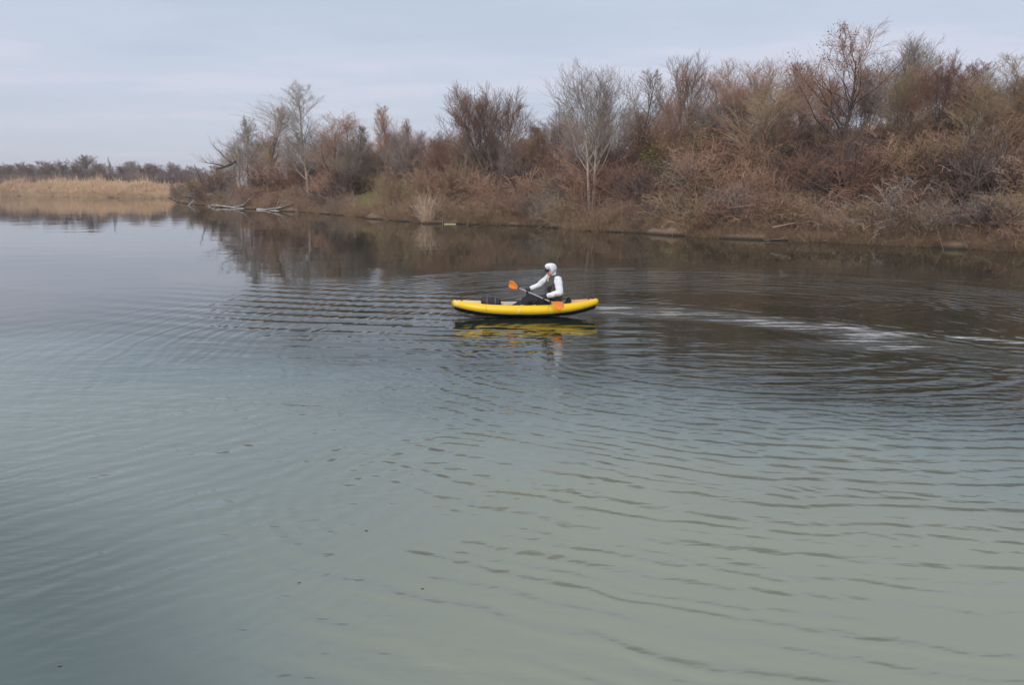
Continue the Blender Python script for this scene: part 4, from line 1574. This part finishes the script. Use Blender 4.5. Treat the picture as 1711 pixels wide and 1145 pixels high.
# ------------------------------------------------------------------ paddle
P1, P2 = Vector((0.76, -0.95, 0.36)), Vector((-0.33, 0.95, 0.62))
pdir = (P2 - P1).normalized()
pmid = (P1 + P2) / 2
plen = (P2 - P1).length
orange = noisy_mat('orange_blade', [(0.3, (0.80, 0.20, 0.012)), (0.7, (0.86, 0.27, 0.03))], 4.0, 0.35, spec=0.5)
shaft_m, nt2, b2 = new_mat('aluminium_shaft')
b2.inputs['Base Color'].default_value = (0.55, 0.52, 0.52, 1)
b2.inputs['Metallic'].default_value = 0.6
b2.inputs['Roughness'].default_value = 0.4
paddle = tag(empty('paddle', KLOC, KYAW), 'double paddle with orange blades held across the lap', 'paddle')
bl = 0.43
a, c = P1 + pdir * (bl - 0.06), P2 - pdir * (bl - 0.06)
link('shaft', tube_mesh('shaft', [([(*a, *c, 0.016, 0.016)], 12)]), paddle, [shaft_m])
for q in (P1 + pdir * (bl + 0.02), P2 - pdir * (bl + 0.02)):
    e = q + pdir * 0.05
    link('drip_ring', tube_mesh('drip_ring', [([(*q, *e, 0.026, 0.026)], 12)]), paddle, [black_m])


def blade(root_p, tip_dir, face_n):
    """spooned asymmetric blade; face_n is the direction the flat of the blade looks"""
    t = tip_dir.normalized()
    nrm = (face_n - t * face_n.dot(t)).normalized()
    w = t.cross(nrm)
    outline = [(0.0, 0.018), (0.06, 0.03), (0.14, 0.07), (0.24, 0.098), (0.34, 0.102), (0.40, 0.085), (0.43, 0.045)]
    bm = bmesh.new()
    rows = []
    for L, hw in outline:
        row = []
        for lay in (0, 1):
            line = []
            for j in range(7):
                k = -1 + 2 * j / 6
                hw2 = hw * (0.86 if k < 0 and L > 0.1 else 1.0)
                sc = 0.022 * (k * k) - 0.02 * math.sin(L / 0.43 * math.pi)
                th = 0.007 * (1 - 0.6 * k * k) + (0.01 if L < 0.2 and abs(k) < 0.2 else 0)
                line.append(bm.verts.new(root_p + t * L + w * (k * hw2) + nrm * (sc + (th if lay else -th))))
            row.append(line)
        rows.append(row)
    for ra, rb in zip(rows, rows[1:]):
        for j in range(6):
            bm.faces.new((ra[1][j], rb[1][j], rb[1][j + 1], ra[1][j + 1]))
            bm.faces.new((ra[0][j], ra[0][j + 1], rb[0][j + 1], rb[0][j]))
        for j in (0, 6):
            bm.faces.new((ra[0][j], rb[0][j], rb[1][j], ra[1][j]))
    for rw in (rows[0], rows[-1]):
        for j in range(6):
            bm.faces.new((rw[0][j], rw[1][j], rw[1][j + 1], rw[0][j + 1]))
    bmesh.ops.recalc_face_normals(bm, faces=bm.faces)
    for f in bm.faces:
        f.smooth = True
    me = bpy.data.meshes.new('blade')
    bm.to_mesh(me)
    bm.free()
    return link('blade', me, paddle, [orange])


blade(P1 + pdir * bl, -pdir, Vector((-0.55, -0.75, 0.45)))
blade(P2 - pdir * bl, pdir, Vector((0.35, -0.9, -0.1)))


# ------------------------------------------------------------------ paddler
def ell(bm_pts, p, r_):
    rx, ry, rz = (r_, r_, r_) if isinstance(r_, (int, float)) else r_
    for i in range(7):
        th = math.pi * i / 6
        for j in range(10):
            ph = TAU * j / 10
            bm_pts.append((p[0] + rx * math.sin(th) * math.cos(ph), p[1] + ry * math.sin(th) * math.sin(ph), p[2] + rz * math.cos(th)))


def blob(name, hulls, mat, parent, voxel=0.009, smooth=4, wrinkle=0.0):
    """hulls: lists of (point, radius); each list is wrapped by its hull, all are fused into one skin"""
    bm = bmesh.new()
    for hl in hulls:
        pts = []
        for p, r_ in hl:
            ell(pts, p, r_)
        tmp = bmesh.new()
        for p in pts:
            tmp.verts.new(p)
        bmesh.ops.remove_doubles(tmp, verts=tmp.verts, dist=1e-5)
        res = bmesh.ops.convex_hull(tmp, input=tmp.verts)
        junk = [g for g in res['geom_interior'] if isinstance(g, bmesh.types.BMVert)]
        bmesh.ops.delete(tmp, geom=junk, context='VERTS')
        bmesh.ops.recalc_face_normals(tmp, faces=tmp.faces)
        tm = bpy.data.meshes.new('tmp')
        tmp.to_mesh(tm)
        tmp.free()
        bm.from_mesh(tm)
        bpy.data.meshes.remove(tm)
    me = bpy.data.meshes.new(name + '_raw')
    bm.to_mesh(me)
    bm.free()
    o = bpy.data.objects.new(name + '_raw', me)
    COL.objects.link(o)
    rm = o.modifiers.new('remesh', 'REMESH')
    rm.mode = 'VOXEL'
    rm.voxel_size = voxel
    if smooth:
        sm = o.modifiers.new('smooth', 'SMOOTH')
        sm.iterations = smooth
        sm.factor = 0.5
    dg = bpy.context.evaluated_depsgraph_get()
    out = bpy.data.meshes.new_from_object(o.evaluated_get(dg))
    out.name = name
    if wrinkle:
        co = np.empty(len(out.vertices) * 3, dtype=np.float32)
        no = np.empty(len(out.vertices) * 3, dtype=np.float32)
        out.vertices.foreach_get('co', co)
        out.vertices.foreach_get('normal', no)
        c3, n3_ = co.reshape(-1, 3), no.reshape(-1, 3)
        wv = np.sin(c3[:, 0] * 36 + 2.2 * np.sin(c3[:, 2] * 13) + c3[:, 1] * 15 + c3[:, 2] * 22) + 0.6 * np.sin(c3[:, 2] * 52 + 2.0 * np.sin(c3[:, 0] * 17) - c3[:, 0] * 20)
        c3 += n3_ * (wv * wrinkle)[:, None]
        out.vertices.foreach_set('co', c3.ravel())
        out.update()
    bpy.data.objects.remove(o)
    bpy.data.meshes.remove(me)
    out.polygons.foreach_set('use_smooth', np.ones(len(out.polygons), dtype=bool))
    out.materials.clear()
    return link(name, out, parent, [mat])


skin = noisy_mat('skin', [(0.3, (0.56, 0.31, 0.24)), (0.7, (0.64, 0.37, 0.29))], 14.0, 0.55)
white_cloth = noisy_mat('white_fleece', [(0.3, (0.74, 0.74, 0.78)), (0.7, (0.84, 0.84, 0.87))], 18.0, 0.9, 0.004)
vest_m = noisy_mat('grey_vest', [(0.3, (0.060, 0.058, 0.055)), (0.7, (0.115, 0.11, 0.10))], 16.0, 0.85, 0.006)
trouser_m = noisy_mat('black_trousers', [(0.3, (0.012, 0.011, 0.015)), (0.7, (0.032, 0.028, 0.036))], 10.0, 0.8, 0.006)
glove_m = noisy_mat('black_glove', [(0.3, (0.02, 0.022, 0.03)), (0.7, (0.05, 0.055, 0.07))], 20.0, 0.7, 0.003)
scarf_m = noisy_mat('cream_scarf', [(0.3, (0.5, 0.45, 0.36)), (0.7, (0.66, 0.6, 0.5))], 18.0, 0.9, 0.004)

person = tag(empty('person', KLOC, KYAW), 'person in white hood, grey vest and black trousers paddling the kayak', 'person')
PEL = Vector((0.64, 0, 0.33))
WST = Vector((0.665, 0, 0.50))
CHS = Vector((0.655, 0.0, 0.72))
SHL = Vector((0.705, -0.185, 0.835))
SHR = Vector((0.535, 0.185, 0.845))
NCK = Vector((0.60, 0, 0.90))
HED = Vector((0.545, -0.01, 1.035))
HL = pmid - pdir * 0.35           # left hand (near side)
HR = pmid + pdir * 0.33           # right hand (far side)
ELL_ = Vector((0.735, -0.33, 0.585))
ELR = Vector((0.31, 0.33, 0.655))
KNL, KNR = Vector((0.10, -0.15, 0.405)), Vector((0.08, 0.13, 0.415))
ANL, ANR = Vector((-0.23, -0.12, 0.205)), Vector((-0.24, 0.12, 0.205))
HPL, HPR = Vector((0.60, -0.11, 0.32)), Vector((0.60, 0.11, 0.32))
fwd = Vector((-0.80, -0.50, -0.32)).normalized()       # where the face looks
hside = fwd.cross(Vector((0, 0, 1))).normalized()
hup = hside.cross(fwd).normalized()


def head_pt(f, s, u_):
    return HED + fwd * f + hside * s + hup * u_


def hand_bones(center, axis_d, away, grow=0.0):
    """palm over the shaft, four fingers curled round it, thumb from the palm's side; away = from shaft to palm"""
    ax = axis_d.normalized()
    aw = (away - ax * away.dot(ax)).normalized()
    cr = ax.cross(aw)
    rr_ = 0.030
    bones = [[(center + aw * 0.034 - ax * 0.03, (0.024 + grow,) * 3), (center + aw * 0.034 + ax * 0.035, (0.022 + grow,) * 3),
              (center + aw * 0.05 - cr * 0.045, (0.024 + grow,) * 3)]]
    for i, (off, ln) in enumerate(((-0.036, 0.85), (-0.012, 1.0), (0.012, 0.95), (0.034, 0.78))):
        pts = []
        for a in (25, 80, 135, 185):
            an = R(a * ln)
            pts.append(center + ax * off + (aw * math.cos(an) + cr * math.sin(an)) * rr_)
        for k in range(3):
            bones.append([(pts[k], 0.0095 + grow - 0.0006 * k), (pts[k + 1], 0.0088 + grow - 0.0006 * k)])
    th0 = center + aw * 0.035 - cr * 0.03 - ax * 0.03
    th1 = center - cr * 0.036 - ax * 0.045 + aw * 0.0
    th2 = center - cr * 0.012 - ax * 0.035 - aw * 0.030
    bones += [[(th0, 0.013 + grow), (th1, 0.011 + grow)], [(th1, 0.011 + grow), (th2, 0.009 + grow)]]
    wrist = center + aw * 0.052 - cr * 0.075
    return bones, wrist


hbL, wrL = hand_bones(HL, pdir, Vector((0.5, 0, 0.85)))
hbR, wrR = hand_bones(HR, pdir, Vector((0.5, 0, 0.85)))
# let the wrist lie on the elbow's side
def wrist_for(center, elbow):
    d = (elbow - center).normalized()
    return center + d * 0.075 + Vector((0, 0, 0.03))


wrL, wrR = wrist_for(HL, ELL_), wrist_for(HR, ELR)
body = [
    [(PEL, (0.13, 0.165, 0.11)), (WST, (0.105, 0.14, 0.09))],
    [(WST, (0.105, 0.14, 0.09)), (CHS, (0.115, 0.155, 0.10))],
    [(CHS, (0.115, 0.155, 0.10)), (SHL, 0.062), (SHR, 0.062), (NCK, 0.06)],
    [(NCK, 0.058), (head_pt(-0.02, 0, -0.07), 0.056)],
    [(head_pt(-0.02, 0, 0.03), (0.09, 0.082, 0.095)), (head_pt(0.02, 0, -0.05), 0.062), (head_pt(0.05, 0, -0.085), 0.033)],
    [(head_pt(0.088, 0, 0.01), 0.010), (head_pt(0.108, 0, -0.022), 0.013), (head_pt(0.085, 0.012, -0.026), 0.009), (head_pt(0.085, -0.012, -0.026), 0.009)],
    [(head_pt(0.082, 0.014, -0.062), 0.009), (head_pt(0.082, -0.014, -0.062), 0.009)],
    [(head_pt(-0.01, 0.082, 0.0), (0.014, 0.008, 0.026))],
    [(head_pt(-0.01, -0.082, 0.0), (0.014, 0.008, 0.026))],
    [(SHL, 0.056), (ELL_, 0.043)], [(ELL_, 0.042), (wrL, 0.029)], [(wrL, 0.028), (HL + (wrL - HL) * 0.4, 0.024)],
    [(SHR, 0.056), (ELR, 0.043)], [(ELR, 0.042), (wrR, 0.029)], [(wrR, 0.028), (HR + (wrR - HR) * 0.4, 0.024)],
    [(HPL, 0.10), (KNL, 0.068)], [(KNL, 0.058), (ANL, 0.034)], [(ANL, 0.034), (ANL + Vector((-0.15, -0.01, 0.02)), (0.05, 0.038, 0.028))],
    [(HPR, 0.10), (KNR, 0.068)], [(KNR, 0.058), (ANR, 0.034)], [(ANR, 0.034), (ANR + Vector((-0.15, 0.01, 0.02)), (0.05, 0.038, 0.028))],
] + hbL + hbR
blob('body', body, skin, person, 0.008, 3)
eye_m, nt2, b2 = new_mat('dark_eye')
b2.inputs['Base Color'].default_value = (0.02, 0.015, 0.012, 1)
b2.inputs['Roughness'].default_value = 0.2
for s in (-1, 1):
    blob('eye', [[(head_pt(0.081, 0.032 * s, 0.012), (0.011, 0.012, 0.009))]], eye_m, person, 0.003, 1)
# hood: a knitted white hood leaving the face open
hood = []
for an in range(-60, 241, 20):
    a = R(an)
    hood.append([(head_pt(-0.035 + (0.055 if an in (80, 100) else 0.045), math.cos(a) * 0.088, 0.03 + math.sin(a) * 0.100), 0.034), (head_pt(-0.07, math.cos(a) * 0.05, 0.03 + math.sin(a) * 0.06), 0.05)])
hood.append([(head_pt(-0.02, 0, 0.095), (0.115, 0.10, 0.065)), (head_pt(-0.07, 0, 0.02), (0.10, 0.105, 0.115)), (head_pt(0.05, 0, 0.09), 0.042)])
hood.append([(head_pt(-0.06, 0, -0.06), (0.07, 0.08, 0.06)), (NCK + Vector((0.03, 0, 0.0)), (0.075, 0.085, 0.05))])
blob('hood', hood, white_cloth, person, 0.008, 9)
blob('visor', [[(head_pt(0.06, 0.055, 0.052), (0.012, 0.012, 0.007)), (head_pt(0.06, -0.055, 0.052), (0.012, 0.012, 0.007)),
                (head_pt(0.135, 0.03, 0.028), (0.012, 0.012, 0.007)), (head_pt(0.135, -0.03, 0.028), (0.012, 0.012, 0.007))]], black_m, person, 0.005, 2)
# sleeves
blob('sleeve', [[(SHL, 0.098), (SHL.lerp(ELL_, 0.5), 0.088)], [(SHL.lerp(ELL_, 0.5), 0.088), (ELL_, 0.076)], [(ELL_, 0.076), (wrL.lerp(ELL_, 0.12), 0.054)]], white_cloth, person, 0.009, 5, 0.0042)
blob('sleeve', [[(SHR, 0.095), (SHR.lerp(ELR, 0.5), 0.084)], [(SHR.lerp(ELR, 0.5), 0.084), (ELR, 0.074)], [(ELR, 0.074), (wrR.lerp(ELR, 0.12), 0.048)]], white_cloth, person, 0.009, 5, 0.0042)
# vest with a thick collar hood lying behind the neck
vest = [
    [(PEL + Vector((-0.02, 0, 0.03)), (0.19, 0.19, 0.12)), (WST + Vector((-0.05, 0, 0)), (0.20, 0.19, 0.10))],
    [(WST + Vector((-0.05, 0, 0)), (0.20, 0.19, 0.10)), (CHS + Vector((-0.02, 0, 0)), (0.20, 0.19, 0.10))],
    [(CHS + Vector((-0.02, 0, 0)), (0.20, 0.19, 0.10)), (SHL + Vector((-0.03, 0.05, 0.0)), 0.088), (SHR + Vector((0.03, -0.05, 0.0)), 0.088), (NCK + Vector((0.03, 0, -0.05)), 0.085)],
    [(NCK + Vector((0.115, -0.04, 0.035)), (0.05, 0.07, 0.075)), (NCK + Vector((0.10, 0.07, 0.03)), (0.05, 0.07, 0.07)), (SHL + Vector((0.02, 0.1, 0.03)), 0.06)],
    [(NCK + Vector((-0.03, -0.09, 0.0)), 0.036), (NCK + Vector((0.07, -0.11, 0.02)), 0.045)],
    [(NCK + Vector((-0.05, 0.09, 0.0)), 0.036), (NCK + Vector((0.07, 0.10, 0.02)), 0.045)],
]
blob('vest', vest, vest_m, person, 0.01, 5, 0.0045)
blob('pocket', [[(CHS + Vector((-0.15, -0.135, -0.04)), (0.03, 0.018, 0.03)), (CHS + Vector((-0.09, -0.165, -0.04)), (0.03, 0.018, 0.03)), (CHS + Vector((-0.15, -0.135, -0.12)), (0.03, 0.018, 0.03)), (CHS + Vector((-0.09, -0.165, -0.12)), (0.03, 0.018, 0.03))]], black_m, person, 0.007, 2)
blob('scarf', [[(NCK + Vector((-0.085, -0.05, -0.01)), 0.026), (NCK + Vector((-0.085, 0.05, -0.01)), 0.026)],
               [(NCK + Vector((-0.10, -0.04, -0.02)), 0.022), (CHS + Vector((-0.155, -0.05, 0.06)), 0.02)]], scarf_m, person, 0.007, 3)
# baggy trousers
tro = [[(PEL + Vector((0.0, 0, -0.02)), (0.15, 0.19, 0.09)), (HPL, 0.125), (HPR, 0.125)]]
for hp, kn, an_ in ((HPL, KNL, ANL), (HPR, KNR, ANR)):
    tro += [[(hp, 0.125), (kn, 0.092)], [(kn, 0.092), (kn.lerp(an_, 0.55) + Vector((0.03, 0, -0.03)), 0.088)], [(kn.lerp(an_, 0.55) + Vector((0.03, 0, -0.03)), 0.092), (an_, 0.072)]]
blob('trousers', tro, trouser_m, person, 0.01, 5, 0.005)
for an_, sy_ in ((ANL, -0.01), (ANR, 0.01)):
    blob('shoe', [[(an_ + Vector((0.03, 0, -0.01)), 0.052), (an_ + Vector((-0.16, sy_, 0.015)), (0.055, 0.046, 0.036))]], black_m, person, 0.008, 3)
# gloves
for ctr, wr in ((HL, wrL), (HR, wrR)):
    hb, _ = hand_bones(ctr, pdir, Vector((0.5, 0, 0.85)), 0.003)
    blob('glove', hb + [[(wr, 0.036), (ctr + (wr - ctr) * 0.4, 0.030)]], glove_m, person, 0.005, 2)

# ------------------------------------------------------------------ air
HAZE = 0.00045
hz_me = box_mesh('haze', (1520.0, 860.0, 22.5), 0.01)
hm = bpy.data.materials.new('thin_haze')
hm.use_nodes = True
hn = hm.node_tree
hn.nodes.clear()
ho = hn.nodes.new('ShaderNodeOutputMaterial')
hv = hn.nodes.new('ShaderNodeVolumePrincipled')
hv.inputs['Color'].default_value = (0.86, 0.88, 0.93, 1)
hv.inputs['Density'].default_value = HAZE
hn.links.new(hv.outputs[0], ho.inputs['Volume'])
hz = link('haze', hz_me, None, [hm])
hz.location = (0, 325, 8.5)
tag(hz, kind='stuff')
